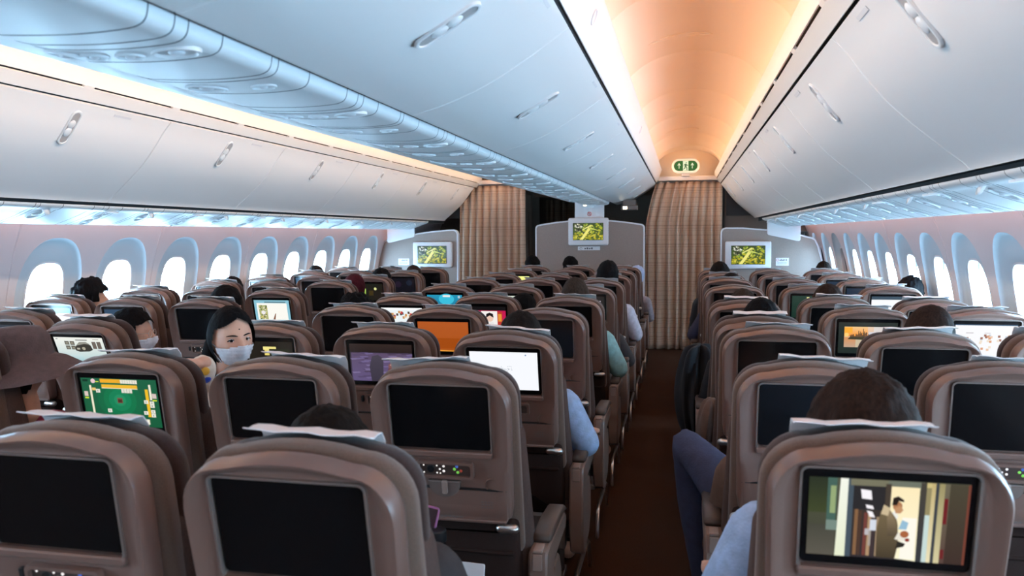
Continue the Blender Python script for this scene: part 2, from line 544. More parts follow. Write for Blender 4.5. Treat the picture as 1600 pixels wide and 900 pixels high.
# --- aisle ceilings
CS = [2.30, 3.57, 4.84, 6.11, 7.38, 8.65, 9.92]
for side, s in (('right', 1), ('left', -1)):
    prof = [(s * x, z) for x, z in smooth_profile([(0.775, 2.335), (0.80, 2.40), (0.90, 2.478), (1.03, 2.525), (1.167, 2.54), (1.30, 2.525), (1.435, 2.478), (1.535, 2.40), (1.56, 2.335)], 4)]
    root = empty('ceiling_' + side, (0, 0, 0), kind='structure')
    edges = [YB, -1.5, -.24, 1.03] + CS + [11.2, YE]
    for a, b in zip(edges[:-1], edges[1:]):
        struct('ceiling_panel', strip(prof, a + .003, b - .003, .012 * s, None, .006).me('ceiling_panel'), 'ceiling', root)
    struct('ceiling_backing', strip([(p[0], p[1] + .02) for p in prof], YB, YE, .02 * s).me('ceiling_backing'), 'shade', root)
    for y in (2.0, 4.42, 6.9, 8.3):     # oblong access covers let into the ceiling panels
        mb = MB()
        o = [(s * 1.09 + .17 * math.cos(t * .3491) * (1 if 1 else 1), y + .035 * math.sin(t * .3491)) for t in range(18)]
        zf = lambda x: 2.54 - 0.80 * (abs(x) - 1.167) ** 2
        L = []
        for k, dz in ((1.0, 0.0), (1.0, -.004), (.93, -.005), (.92, .0)):
            L.append([(s * 1.09 + (x - s * 1.09) * k, y + (yy - y) * k, zf(s * 1.09 + (x - s * 1.09) * k) + dz) for x, yy in o])
        mb.loops(L, False, True)
        struct('access_cover', mb.me('access_cover'), 'ceiling', root)

# --- the ledge between bins and ceiling cove: two strips with the air slot between them
PH_SLOT = 3.81
for side, s in (('right', 1), ('left', -1)):
    root = empty('trim_%d' % (1 if s > 0 else 2), (0, 0, 0), kind='structure')
    struct('ledge_strip', strip([(s * x, z) for x, z in ((1.561, 2.103), (1.548, 2.117), (1.516, 2.150))], YB, 10.3, -.01 * s).me('ledge_strip'), 'bin', root)
    struct('ledge_strip', strip([(s * x, z) for x, z in smooth_profile([(1.507, 2.160), (1.502, 2.172), (1.494, 2.20), (1.490, 2.243), (1.493, 2.253), (1.502, 2.256)], 3)], YB, 10.3, -.008 * s).me('ledge_strip'), 'bin', root)
    struct('slot_back', strip([(s * 1.60, 2.135), (s * 1.545, 2.16), (s * 1.535, 2.24), (s * 1.58, 2.34)], YB, 10.3, -.01 * s).me('slot_back'), 'dark', root)
    k = -9
    while PH_SLOT + k * .634 < 10.2:
        y = PH_SLOT + k * .634
        if y > YB + .1:
            struct('slot_bridge', strip([(s * 1.517, 2.1485), (s * 1.506, 2.162)], y - .032, y + .032, -.012 * s).me('slot_bridge'), 'bin', root)
        k += 1
    # the ledge over the centre bins
    root2 = empty('trim_%d' % (3 if s > 0 else 4), (0, 0, 0), kind='structure')
    struct('ledge_strip', strip([(s * x, z) for x, z in smooth_profile([(0.782, 2.120), (0.792, 2.134), (0.812, 2.185), (0.832, 2.240), (0.845, 2.277), (0.844, 2.287), (0.835, 2.290)], 3)], YB, 10.3, .008 * s).me('ledge_strip'), 'bin', root2)
    struct('ledge_back', strip([(s * 0.74, 2.135), (s * 0.765, 2.16), (s * 0.79, 2.25), (s * 0.775, 2.34)], YB, 10.3, .01 * s).me('ledge_back'), 'dark', root2)
    if s > 0:
        for y in (2.72, 5.7):   # small oval latches in the centre ledge
            mb = MB()
            t_ = Vector((.020, 0, .052)).normalized(); n_ = Vector((t_.z, 0, -t_.x)); L = []
            for kk, dn in ((1.08, -.002), (1.05, .004), (.92, .0045), (.82, .001), (.5, .001)):
                L.append([Vector((.8185, y, 2.205)) + t_ * (.026 * kk * math.sin(q * .3927)) + Vector((0, 1, 0)) * (.030 * kk * math.cos(q * .3927)) + n_ * dn for q in range(16)])
            mb.loops(L, False, True)
            struct('ledge_latch', mb.me('ledge_latch'), 'bulkwhite', root2)

# --- overhead bins
OUT_P = smooth_profile([(1.567, 2.090), (1.584, 2.072), (1.620, 2.030), (1.669, 1.963), (1.752, 1.866), (1.875, 1.757), (1.952, 1.694), (1.972, 1.673), (1.975, 1.668)], 3)
CEN_P = smooth_profile([(0.772, 2.108), (0.743, 2.086), (0.640, 2.018), (0.519, 1.948), (0.394, 1.896), (0.31, 1.872), (0.276, 1.863), (0.264, 1.862), (0.258, 1.870)], 3)
CEN_FAR = smooth_profile([(0.772, 2.108), (0.743, 2.086), (0.640, 2.018), (0.519, 1.955), (0.394, 1.917), (0.31, 1.893), (0.272, 1.884), (0.15, 1.890)], 3)

def latch_parts(parent, x, z, tx, tz, y, half, wid):
    """oblong latch recess whose long axis runs up the door; (tx,tz) is that direction, the normal points to the aisle"""
    t = Vector((tx, 0, tz)).normalized(); n = Vector((-t.z, 0, t.x))
    if n.z > 0: n = -n
    c = Vector((x, y, z)); yv = Vector((0, 1, 0))
    def loop(a, b, d):
        out = []
        for i in range(20):
            q = 2 * math.pi * i / 20
            u, v = math.cos(q), math.sin(q)
            uu = (half - wid) * (1 if u > 0 else -1) * min(1, abs(u) * 6) * a + wid * u * a
            out.append(c + t * uu + yv * (wid * v * b) + n * d)
        return out
    r = obj('latch', MB().loops([loop(1.07, 1.12, -.002), loop(1.05, 1.09, .005), (loop(1.0, 1.0, .0065)), loop(.95, .88, .005), loop(.93, .84, .001)], False, False).me('latch'), 'psu', parent)
    obj('recess', MB().loops([loop(.95, .87, .0022), loop(.3, .3, .0012)], False, True).me('recess'), 'recess', r)
    for q, k in ((-.26, 1.0), (.22, .9)):
        m_ = Matrix((t, yv, n)).transposed()
        obj('paddle', MB().ellipsoid(c + t * half * q + n * .002, (wid * .95 * k, wid * .74, .0065), 14, 7, m_).me('paddle'), 'psu', r)

def bin_row(label_side, P, s, ph, pitch, ymin, ymax, latch, thick, placard):
    k0 = math.floor((ymin - ph) / pitch)
    edges = [ph + i * pitch for i in range(k0, 40) if ph + i * pitch < ymax + pitch]
    rows = [(max(a, ymin), min(b, ymax)) for a, b in zip(edges[:-1], edges[1:]) if b > ymin + .2 and a < ymax - .2]
    n = len(rows)
    for i, (a, b) in enumerate(rows):
        y = (a + b) / 2
        root = empty('overhead_bin', (s * P[len(P) // 2].x, y, P[len(P) // 2].y), category='overhead bin', group='overhead bins ' + label_side,
                     label='white curved overhead bin door %s, %s from the curtain' % (label_side, ORD[n - 1 - i]))
        def child(name, me, m, par=root):
            o = obj(name, me, m, par)
            if par == root: o.location = -root.location
            return o
        child('door', strip([(s * p.x, p.y) for p in P], a + .002, b - .002, -thick * s, None, .004).me('door', True, 22), 'bin')
        x, z, tx, tz, half, wid = latch
        tmp = child('latch_mount', MB().box(s * x - .004, s * x + .004, y - .004, y + .004, z + .004, z + .010).me('latch_mount'), 'psu')
        latch_parts(tmp, s * x, z, s * tx, tz, y, half, wid)
        # small row placard strip by the seam
        if placard:
            px, pz, qx, qz = placard
            child('placard', strip([(s * px, pz), (s * qx, qz)], y + .22, y + .34, -.0012 * s, None, .0005).me('placard'), 'bulkwhite')
    return rows

lt = (1.650, 1.985, -.6, .8, .088, .027)
bin_row('on the right-hand wall', OUT_P, 1, 2.70, 1.268, YB, 10.3, lt, -.015, (1.581, 2.074, 1.590, 2.064))
bin_row('on the left-hand wall', OUT_P, -1, 2.57, 1.268, YB, 10.3, lt, -.015, (1.581, 2.074, 1.590, 2.064))
bin_row('over the centre seats', CEN_P, 1, 2.45, 1.21, YB, 10.6, (0.57, 1.974, .86, .5, .088, .027), .015, (0.752, 2.0925, 0.760, 2.099))
for s, nm in ((1, 5), (-1, 6)):
    mb = MB()
    strip([(s * 1.60, 2.13), (s * 1.625, 2.06), (s * 1.70, 1.96), (s * 1.80, 1.86), (s * 1.95, 1.74), (s * 2.02, 1.70), (s * 2.03, 1.68)], YB, 10.32, .02 * s, mb)
    strip([(s * 2.0, 1.69), (s * 2.10, 1.70), (s * 2.2, 1.76)], YB, 10.32, -.02 * s, mb); mb.box(*sorted((s * 2.025, s * 2.04)), YB, 10.32, 1.628, 1.72)  # box is an added dark blocker hiding the lit pocket behind the gap
    mb.box(*sorted((s * 1.64, s * 2.3)), 10.34, 10.36, 1.70, 2.16)
    struct('trim_%d' % nm, mb.me('bin_backing'), 'dark')
# spine of the centre bins (closes them above and towards the far aisle)
mb = MB()
strip([(-p.x, p.y) for p in CEN_FAR], YB, 10.6, .02, mb)
struct('trim_7', mb.me('bin_far_side'), 'bin')
mb = MB()
strip([(0.785, 2.137), (0.70, 2.085), (0.52, 1.98), (0.39, 1.938), (0.25, 1.912), (0.0, 1.912)], YB, 10.6, -.02, mb)
strip([(0.0, 1.912), (-0.25, 1.912), (-0.39, 1.938), (-0.52, 1.98), (-0.70, 2.085), (-0.785, 2.137)], YB, 10.6, -.02, mb)
struct('trim_8', mb.me('centre_bin_backing'), 'dark')

# --- passenger service panels under the bins
def psu_row(s, kind, ymin, ymax):
    if kind == 'outer':
        base = [(1.994, 1.6510), (1.998, 1.640), (2.012, 1.630), (2.035, 1.6225), (2.045, 1.6215), (2.12, 1.592), (2.20, 1.566), (2.25, 1.552), (2.262, 1.556)]
        lab = 'on the %s-hand wall' % ('right' if s > 0 else 'left')
    else:
        base = [(0.238, 1.872), (0.236, 1.858), (0.232, 1.847), (0.222, 1.838), (0.197, 1.832), (0.13, 1.8285), (0.06, 1.829), (-0.02, 1.833), (-0.064, 1.837), (-0.10, 1.847), (-0.125, 1.862), (-0.135, 1.878)]
        lab = 'under the centre bins'
    P = smooth_profile([(s * x, z) for x, z in base], 3)
    sg = -1 if kind == 'outer' else 1
    root = empty('service_panel_run', (P[len(P) // 2].x, 3.5, P[len(P) // 2].y), category='service panel',
                 label='pale service panels with reading lights running ' + lab)
    def part(name, me, m, par=None):
        o = obj(name, me, m, par or root)
        if not par: o.location = -root.location
        return o
    offs = [0, .04, .15, .34, .37, .52, .74]
    base_y = (1.28 if kind != 'outer' else (3.02 if s < 0 else 3.15))
    edges = []
    q0 = -8
    while base_y + q0 * .8128 < ymax:
        edges += [(base_y + q0 * .8128 + o, t_) for t_, o in enumerate(offs)]
        q0 += 1
    edges = [e for e in edges if ymin < e[0] < ymax - .05] + [(ymax, 0)]
    for (y, ty), (y2, _) in zip(edges[:-1], edges[1:]):
        part('panel', strip(P, y + .0005, y2 - .0005, -.010 * s * sg, None, .0015).me('panel', True, 22), 'psu')
        part('gasket', strip([(p.x, p.y - .0006) for p in P], y - .0022, y + .0022, -.004 * s * sg, None, .0004).me('gasket', True, 22), 'gasket')
        if ty in (1, 4):
            cyl = [(0.40, .034), (0.53, .021), (0.62, .021), (0.74, .030)] if ty == 1 else [(0.42, .022), (0.60, .036)]
            bez = None
            for f, r in cyl:
                j = f * (len(P) - 1); a, b = P[int(j)], P[min(int(j) + 1, len(P) - 1)]
                c = a.lerp(b, j - int(j))
                t = (b - a).normalized(); n = Vector((-t.y, t.x))
                if n.y > 0: n = -n
                T, N = Vector((t.x, 0, t.y)), Vector((n.x, 0, n.y))
                yy = (y + y2) / 2
                def lp(kx, ky, d):
                    return [Vector((c.x, yy, c.y)) + T * (r * 1.35 * kx * math.cos(q * .3927)) + Vector((0, 1, 0)) * (r * ky * math.sin(q * .3927)) + N * d for q in range(16)]
                o = part('reading_light', MB().loops([lp(1.08, 1.08, -.004), lp(1.06, 1.06, .004), (lp(.94, .94, .005)), lp(.84, .84, -.001), lp(.5, .5, -.006)], False, True).me('reading_light'), 'psu')
                obj('lens', MB().ellipsoid(Vector((c.x, yy, c.y)) + N * .001, (r * .5, r * .4, .006), 10, 6).me('lens'), 'bulkwhite', o)
    return root
psu_row(1, 'outer', YB, 9.55)
psu_row(-1, 'outer', YB, 9.55)
psu_row(1, 'centre', YB, 9.75)
struct('trim_9', MB().box(-.24, .24, 9.75, 10.6, 1.872, 1.905).me('centre_panel_end', False), 'dark')

# ------------------------------------------------------------------ displays: flat coloured artwork that glows
class Art:
    def __init__(s, w, h): s.w, s.h, s.V, s.F, s.C, s.n = w, h, [], [], [], 0
    def poly(s, P, c, c2=None):
        """P in 0..1 units (u right, v up); c2 = colour at the top for a gradient"""
        b = len(s.V); d = -0.0006 - 0.00004 * s.n; s.n += 1
        vs = [p[1] for p in P]; lo, hi = min(vs), max(vs)
        for u, v in P:
            s.V.append(((u - .5) * s.w, d, (v - .5) * s.h))
            t = (v - lo) / (hi - lo) if hi > lo else 0
            k = c if c2 is None else tuple(a + (e - a) * t for a, e in zip(c, c2))
            s.C.append(k)
        s.F.append(tuple(range(b, b + len(P))))
        return s
    def rect(s, u0, v0, u1, v1, c, c2=None): return s.poly([(u0, v0), (u1, v0), (u1, v1), (u0, v1)], c, c2)
    def dot(s, u, v, r, c, k=1.6, n=12): return s.poly([(u + r * math.cos(2 * math.pi * i / n), v + r * k * math.sin(2 * math.pi * i / n)) for i in range(n)], c)
    def me(s):
        m = bpy.data.meshes.new('display'); m.from_pydata(s.V, [], s.F)
        a = m.color_attributes.new('Col', 'FLOAT_COLOR', 'POINT')
        for i, c in enumerate(s.C): a.data[i].color = (c[0], c[1], c[2], 1)
        m.materials.append(M['display'])
        return m
def S(r, g, b, k=1.0):
    f = lambda v: ((v / 255 / 12.92) if v / 255 <= .04045 else ((v / 255 + .055) / 1.055) ** 2.4) * k
    return (f(r), f(g), f(b))
DW, DH = 0.250, 0.147

def art_mahjong():
    a = Art(DW, DH).rect(0, 0, 1, 1, S(18, 92, 58), S(28, 96, 66))
    for r, c in ((.30, (16, 104, 66)), (.22, (14, 116, 72)), (.15, (18, 128, 84)), (.08, (34, 140, 96))): a.dot(.49, .55, r, S(*c), 1.5, 24)
    a.rect(.455, .49, .525, .60, S(120, 85, 65)); a.rect(.462, .50, .518, .57, S(75, 45, 35))
    a.rect(.26, .91, .53, .99, S(236, 172, 40)); a.rect(.27, .80, .745, .875, S(240, 185, 50)); a.rect(.27, .79, .745, .805, S(240, 230, 200))
    for i in range(7): a.rect(.53 + i * .032, .905, .56 + i * .032, .985, S(232, 228, 212))
    for i in range(4): a.rect(.53 + i * .036, .71, .563 + i * .036, .79, S(226, 222, 208))
    a.rect(.105, .18, .132, .85, S(238, 232, 205)); a.rect(.84, .22, .88, .80, S(240, 190, 40)); a.rect(.895, .58, .922, .90, S(240, 236, 214))
    for u, v in ((.81, .50), (.885, .48), (.885, .42), (.79, .27), (.885, .30), (.885, .22), (.19, .70), (.31, .29)):
        a.rect(u, v, u + .055, v + .075, S(232, 230, 218)); a.rect(u + .02, v + .02, u + .03, v + .055, S(110, 130, 120))
    a.rect(.14, .745, .19, .80, S(235, 200, 120)); a.rect(.68, .19, .74, .26, S(240, 200, 50))
    a.rect(.42, .06, .85, .17, S(236, 230, 205))
    for i in range(11): a.rect(.43 + i * .038, .075, .46 + i * .038, .155, S(246, 242, 226))
    a.dot(.17, .945, .03, S(230, 200, 205)); a.rect(.2, .925, .245, .94, S(220, 240, 60)); a.rect(.03, .62, .08, .72, S(220, 200, 190)); a.rect(.03, .57, .08, .60, S(210, 230, 60))
    a.rect(.93, .62, .985, .72, S(215, 195, 190)); a.rect(.93, .565, .985, .59, S(210, 230, 60)); a.rect(.03, .93, .1, .975, S(8, 50, 34)); a.rect(.03, .0, .10, .15, S(215, 200, 185))
    return a
def art_movie():
    a = Art(DW, DH).rect(0, 0, 1, 1, S(60, 62, 48), S(82, 84, 66))
    a.rect(0, .55, .17, 1, S(62, 70, 40), S(40, 48, 34)); a.rect(.12, .42, .18, 1, S(70, 100, 90)); a.rect(.0, 0, .18, .4, S(92, 88, 78), S(70, 70, 60))
    a.rect(.12, .33, .19, .46, S(120, 140, 130)); a.rect(.14, .55, .175, .9, S(150, 170, 120))
    a.poly([(.185, 0), (.25, 0), (.265, 1), (.2, 1)], S(232, 238, 208), S(246, 248, 236)); a.rect(.25, 0, .285, 1, S(70, 84, 96))
    a.rect(.285, 0, .62, .62, S(48, 44, 48), S(58, 50, 46)); a.rect(.285, .62, .62, .94, S(42, 40, 42)); a.rect(.265, .92, .52, 1, S(120, 118, 96)); a.rect(.5, .9, .72, 1, S(112, 118, 104))
    for u, c in ((.30, (150, 110, 76)), (.325, (86, 62, 50)), (.36, (128, 70, 62)), (.385, (196, 160, 122)), (.41, (70, 56, 58)), (.44, (176, 150, 120))): a.rect(u, .03, u + .022, .62 - (u - .3) * .6, S(*c, .8))
    for u, v, w_, h_ in ((.33, .76, .075, .115), (.365, .64, .055, .045), (.375, .575, .045, .035), (.385, .535, .045, .04)): a.poly([(u + .01, v), (u + w_, v - .01), (u + w_ - .01, v + h_ - .01), (u, v + h_)], S(250, 246, 250))
    a.rect(.40, .36, .44, .50, S(214, 220, 232)); a.rect(.37, .30, .40, .38, S(190, 186, 190)); a.rect(.395, .16, .41, .36, S(170, 160, 150))
    a.poly([(.56, .02), (.70, .0), (.695, .93), (.49, .93), (.50, .55)], S(255, 248, 214), S(254, 236, 190)); a.rect(.60, .02, .69, .55, S(255, 250, 236)); a.rect(.485, .6, .52, .96, S(70, 60, 50))
    a.poly([(.45, .02), (.57, .02), (.585, .2), (.575, .45), (.56, .56), (.50, .66), (.465, .62), (.445, .40)], S(70, 60, 44), S(120, 104, 76))
    a.poly([(.515, .30), (.58, .32), (.56, .5), (.52, .64), (.50, .62)], S(84, 72, 56), S(150, 130, 100)); a.poly([(.465, .58), (.51, .56), (.52, .66), (.48, .70)], S(206, 186, 150))
    a.poly([(.535, .6), (.565, .52), (.575, .56), (.55, .64)], S(240, 238, 230)); a.dot(.565, .69, .030, S(176, 122, 84), 2.0, 14); a.poly([(.58, .70), (.603, .645), (.585, .60), (.555, .60), (.545, .66)], S(196, 146, 104))
    a.poly([(.53, .70), (.535, .79), (.565, .815), (.60, .775), (.605, .745), (.57, .755), (.56, .70)], S(38, 28, 22))
    a.poly([(.58, .40), (.60, .52), (.64, .49), (.63, .40)], S(150, 190, 214)); a.poly([(.56, .27), (.62, .25), (.64, .33), (.58, .36)], S(236, 230, 216)); a.dot(.62, .34, .028, S(170, 100, 62), 1.6); a.dot(.64, .27, .015, S(140, 50, 40))
    a.poly([(.57, .15), (.62, .18), (.63, .22), (.58, .25)], S(44, 40, 34))
    a.rect(.70, 0, .735, 1, S(52, 54, 60), S(70, 66, 58)); a.rect(.735, 0, .765, .6, S(200, 220, 216)); a.rect(.735, .6, .77, .94, S(150, 140, 100)); a.rect(.735, .94, .79, 1, S(206, 190, 130)); a.rect(.765, 0, .79, 1, S(236, 226, 186), S(196, 176, 120)); a.rect(.79, 0, .81, 1, S(60, 64, 70))
    a.rect(.81, 0, .845, 1, S(214, 204, 160), S(156, 146, 100)); a.rect(.845, .0, .875, 1, S(88, 66, 60), S(110, 104, 84)); a.rect(.845, .5, .87, .82, S(110, 30, 34)); a.rect(.845, .06, .87, .18, S(110, 34, 36)); a.rect(.875, 0, 1, 1, S(62, 46, 40), S(74, 68, 52)); a.rect(.985, 0, 1, 1, S(120, 64, 50))
    return a
def art_city():
    a = Art(DW, DH).rect(0, 0, 1, 1, S(36, 46, 42), S(44, 50, 46))
    a.rect(.10, .20, .86, .86, S(206, 164, 130), S(236, 206, 180)); a.rect(.10, .55, .5, .86, S(250, 150, 40), S(244, 200, 140)); a.rect(.10, .66, .24, .84, S(252, 176, 60)); a.rect(.10, .2, .86, .52, S(196, 164, 140), S(220, 150, 90)); a.rect(.3, .2, .6, .5, S(206, 190, 160)); a.dot(.14, .6, .04, S(255, 210, 120))
    r = random.Random(3)
    for i in range(26): 
        u = .2 + i * .014; h = r.uniform(.03, .16) * (1.2 if .3 < u < .5 else .7); a.rect(u, .5, u + .012, .54 + h, S(70, 62, 52))
    a.rect(.42, .5, .43, .8, S(56, 50, 44)); a.poly([(.16, .46), (.52, .44), (.54, .54), (.2, .54)], S(70, 64, 46)); a.rect(.52, .5, .86, .7, S(216, 214, 222)); a.rect(.6, .7, .86, .86, S(222, 214, 210)); a.rect(.53, .2, .86, .5, S(226, 218, 214), S(196, 180, 170))
    return a
def art_green(w_, h_, seed=1):
    r = random.Random(seed)
    a = Art(w_, h_).rect(0, 0, 1, 1, S(70, 92, 20), S(58, 76, 22))
    for i in range(230):
        u, v = r.random(), r.random(); q = r.uniform(.015, .05)
        c = r.choice([(150, 170, 40), (112, 150, 36), (60, 86, 16), (206, 206, 84), (90, 120, 30), (176, 176, 30), (40, 56, 16)])
        if v < .4: c = r.choice([(170, 164, 10), (196, 180, 24), (150, 150, 20), (206, 196, 60)])
        if u < .3 and v > .5: c = r.choice([(20, 24, 18), (226, 226, 206), (50, 56, 30), (160, 160, 120)])
        a.poly([(min(1, max(0, u + q * math.cos(t + i))), min(1, max(0, v + q * 1.5 * math.sin(t + i)))) for t in (0, 1.3, 2.6, 3.9, 5.2)], S(*c))
    a.poly([(.22, 0), (.33, 0), (.62, .72), (.52, .76)], S(236, 228, 120)); a.poly([(.30, .62), (.34, .60), (.62, .84), (.60, .92)], S(226, 226, 130)); a.poly([(.5, .66), (.75, .6), (.92, .52), (.6, .76)], S(196, 206, 90))
    return a
def art_simple(kind):
    a = Art(DW, DH); r = random.Random(hash(kind) % 97 if False else len(kind) * 7 + 3)
    if kind == 'white notes':
        a.rect(0, 0, 1, 1, S(248, 250, 255)); 
        for i in range(26): u = .40 + r.random() * .22; v = .50 + r.random() * .12; a.rect(u, v, u + .012, v + .012, S(150, 160, 170))
        for i in range(8): a.rect(.42 + i * .025, .20, .435 + i * .025, .215, S(190, 200, 210))
        a.dot(.83, .93, .012, S(120, 150, 190))
    elif kind == 'purple film':
        a.rect(0, 0, 1, 1, S(70, 58, 84), S(46, 40, 44)); a.rect(0, .78, 1, 1, S(40, 30, 30), S(52, 40, 36)); a.rect(.02, 0, 1, .76, S(98, 84, 126), S(92, 76, 104))
        for i in range(60): u, v = r.random(), r.random() * .74; a.poly([(u, v), (min(1, u + .12), v + .02), (min(1, u + .1), v + .05), (max(0, u - .03), v + .04)], S(*r.choice([(112, 98, 140), (84, 70, 104), (74, 60, 84), (124, 110, 150)])))
        a.poly([(.33, .0), (.52, .0), (.54, .62), (.46, .72), (.36, .68), (.31, .4)], S(58, 52, 66), S(72, 66, 80)); a.dot(.66, .28, .06, S(110, 62, 66), 2.2); a.dot(.66, .42, .05, S(126, 84, 84)); a.rect(.64, .44, .69, .46, S(240, 200, 190)); a.rect(.58, .05, .74, .16, S(92, 54, 60))
    elif kind == 'orange':
        a.rect(0, 0, 1, 1, S(172, 84, 28), S(180, 88, 36)); a.rect(0, .1, 1, .45, S(162, 74, 16)); a.poly([(0, 0), (.4, 0), (.12, .12), (0, .3)], S(208, 104, 24)); a.poly([(0, .02), (.36, 0), (1, 0), (1, .02), (.3, .05)], S(236, 160, 60))
    elif kind == 'car page':
        a.rect(0, 0, 1, 1, S(170, 206, 210), S(244, 244, 236)); a.rect(0, 0, .5, .4, S(130, 190, 200), S(206, 226, 226))
        for u in (.2, .31): 
            for v in (.58, .74): a.rect(u, v, u + .09, v + .13, S(96, 92, 82)); a.rect(u + .02, v + .03, u + .07, v + .09, S(150, 146, 130))
        a.poly([(.38, .55), (.40, .68), (.48, .80), (.62, .82), (.72, .74), (.74, .58), (.66, .52), (.46, .50)], S(60, 58, 52)); a.poly([(.42, .72), (.50, .84), (.64, .85), (.72, .76), (.6, .78)], S(150, 150, 140)); a.rect(.44, .90, .68, .925, S(60, 56, 52)); a.dot(.56, .62, .035, S(176, 170, 150)); a.rect(.42, .58, .48, .64, S(190, 186, 170))
        for u in (.76, .86): a.rect(u, .62, u + .08, .86, S(110, 100, 92))
        a.rect(.04, .93, .08, .96, S(150, 150, 150)); a.rect(.8, .93, .92, .95, S(170, 160, 150))
    elif kind == 'map':
        a.rect(0, 0, 1, 1, S(36, 44, 54), S(30, 38, 48)); a.poly([(.36, .55), (.40, .66), (.43, .70), (.40, .54)], S(206, 200, 180)); a.poly([(.6, .3), (.8, .38), (.9, .46), (.78, .40), (.64, .34)], S(130, 140, 150))
        for i in range(8): a.rect(.15 + i * .02, .8 + .01 * (i % 3), .16 + i * .02, .83, S(110, 116, 120))
    elif kind == 'blue white':
        a.rect(0, 0, 1, 1, S(196, 226, 240), S(120, 180, 216)); a.poly([(.28, 0), (.96, 0), (.96, .8), (.5, .76)], S(250, 253, 255)); a.poly([(.5, .0), (.96, 0), (.96, .8), (.66, .79)], S(255, 255, 255))
    elif kind == 'blue fade':
        a.rect(0, 0, 1, 1, S(36, 70, 96), S(30, 62, 90)); a.poly([(.3, .5), (1, .5), (1, .85), (.3, .82)], S(60, 120, 156), S(150, 206, 230)); a.rect(.5, .7, 1, .86, S(150, 206, 232))
    elif kind == 'pale':
        a.rect(0, 0, 1, 1, S(216, 236, 244), S(190, 222, 236)); a.rect(.1, .5, .9, .9, S(240, 250, 252))
    elif kind == 'flower page':
        a.rect(0, 0, 1, 1, S(140, 196, 214)); a.rect(.07, .08, .93, .86, S(252, 250, 242)); a.rect(.3, .88, .9, .93, S(90, 120, 130)); a.rect(.12, .10, .36, .76, S(176, 180, 120))
        for i in range(40): u = .12 + r.random() * .22; v = .10 + r.random() * .62; a.rect(u, v, u + .03, v + .05, S(*r.choice([(60, 70, 50), (226, 206, 120), (120, 140, 70), (236, 226, 206), (90, 50, 60)])))
        a.dot(.24, .42, .06, S(240, 236, 236)); a.poly([(.50, .10), (.56, .10), (.60, .40), (.57, .36)], S(130, 84, 60))
    elif kind == 'collage':
        a.rect(0, 0, 1, 1, S(236, 244, 246)); a.rect(.0, .9, 1, 1, S(250, 252, 252))
        for i in range(26): u = .20 + r.random() * .52; v = .50 + r.random() * .30; a.rect(u, v, u + .05, v + .10, S(*r.choice([(40, 60, 80), (206, 150, 90), (226, 196, 150), (90, 70, 60), (60, 80, 96), (200, 60, 60), (244, 240, 230)])))
        for i in range(10): u = .3 + r.random() * .5; a.rect(u, .2, u + .03, .24, S(200, 170, 150))
    elif kind == 'cyan':
        a.rect(0, 0, 1, 1, S(20, 90, 130), S(36, 150, 186)); a.dot(.55, .8, .22, S(60, 190, 220), 1.2, 20); a.rect(.45, .9, .66, .99, S(240, 240, 236)); a.rect(.88, .85, .94, .97, S(180, 200, 210))
    elif kind == 'red advert':
        a.rect(0, 0, 1, .84, S(206, 30, 84), S(196, 24, 80)); a.rect(0, .84, 1, 1, S(20, 18, 20)); a.rect(.42, 0, .80, .82, S(246, 240, 236)); a.dot(.62, .52, .085, S(236, 200, 180)); a.poly([(.53, .55), (.54, .70), (.62, .76), (.70, .70), (.71, .55), (.62, .64)], S(30, 24, 26)); a.poly([(.50, .2), (.74, .2), (.70, .38), (.54, .38)], S(236, 232, 230)); a.rect(.44, .02, .56, .2, S(226, 40, 60)); a.rect(.6, .04, .72, .2, S(226, 40, 60)); a.rect(.8, .04, .92, .8, S(190, 60, 50)); a.rect(.82, .4, .9, .7, S(230, 150, 60))
    elif kind == 'white green':
        a.rect(0, 0, 1, 1, S(190, 206, 176), S(236, 240, 226)); a.rect(0, .2, 1, .5, S(140, 160, 120))
    elif kind == 'orange figures':
        a.rect(0, 0, 1, 1, S(46, 36, 30), S(34, 28, 28)); a.rect(.58, .42, .7, .8, S(240, 150, 30)); a.rect(.72, .15, .9, .8, S(220, 220, 226)); a.rect(.75, .3, .85, .5, S(90, 100, 130)); a.dot(.4, .4, .08, S(110, 80, 60)); a.rect(.74, .02, .86, .16, S(240, 236, 230))
    elif kind == 'yellow strip':
        a.rect(0, 0, 1, 1, S(236, 226, 80), S(250, 250, 150)); a.rect(0, .1, 1, .4, S(180, 190, 60))
    elif kind == 'small yellow box':
        a.rect(0, 0, 1, 1, S(30, 24, 16)); a.rect(.50, .77, .72, .86, S(244, 230, 140)); a.rect(.52, .62, .70, .77, S(236, 216, 120)); a.rect(.6, .3, .95, .8, S(34, 38, 22))
    elif kind == 'green glow':
        a.rect(0, 0, 1, 1, S(26, 28, 20)); a.poly([(.12, .2), (.38, .18), (.40, .7), (.30, .84), (.12, .74)], S(110, 160, 40), S(200, 230, 120)); a.dot(.28, .62, .07, S(235, 250, 190)); a.dot(.74, .70, .05, S(226, 226, 150)); a.rect(.5, .3, .66, .6, S(60, 50, 20))
    elif kind == 'catalogue page':
        a.rect(0, 0, 1, 1, S(250, 250, 252)); a.rect(0, .97, 1, 1, S(60, 90, 120)); a.rect(.18, .72, .30, .75, S(206, 200, 206)); a.rect(.48, .72, .58, .745, S(216, 210, 214))
        for g, n in ((.10, 12), (.40, 16), (.68, 12)):
            for i in range(n): u = g + r.random() * .18; v = .18 + r.random() * .45; a.rect(u, v, u + .04, v + .07, S(*r.choice([(236, 200, 170), (220, 160, 120), (160, 110, 90), (206, 216, 226), (240, 226, 206), (120, 140, 160)])))
    elif kind == 'yellow square':
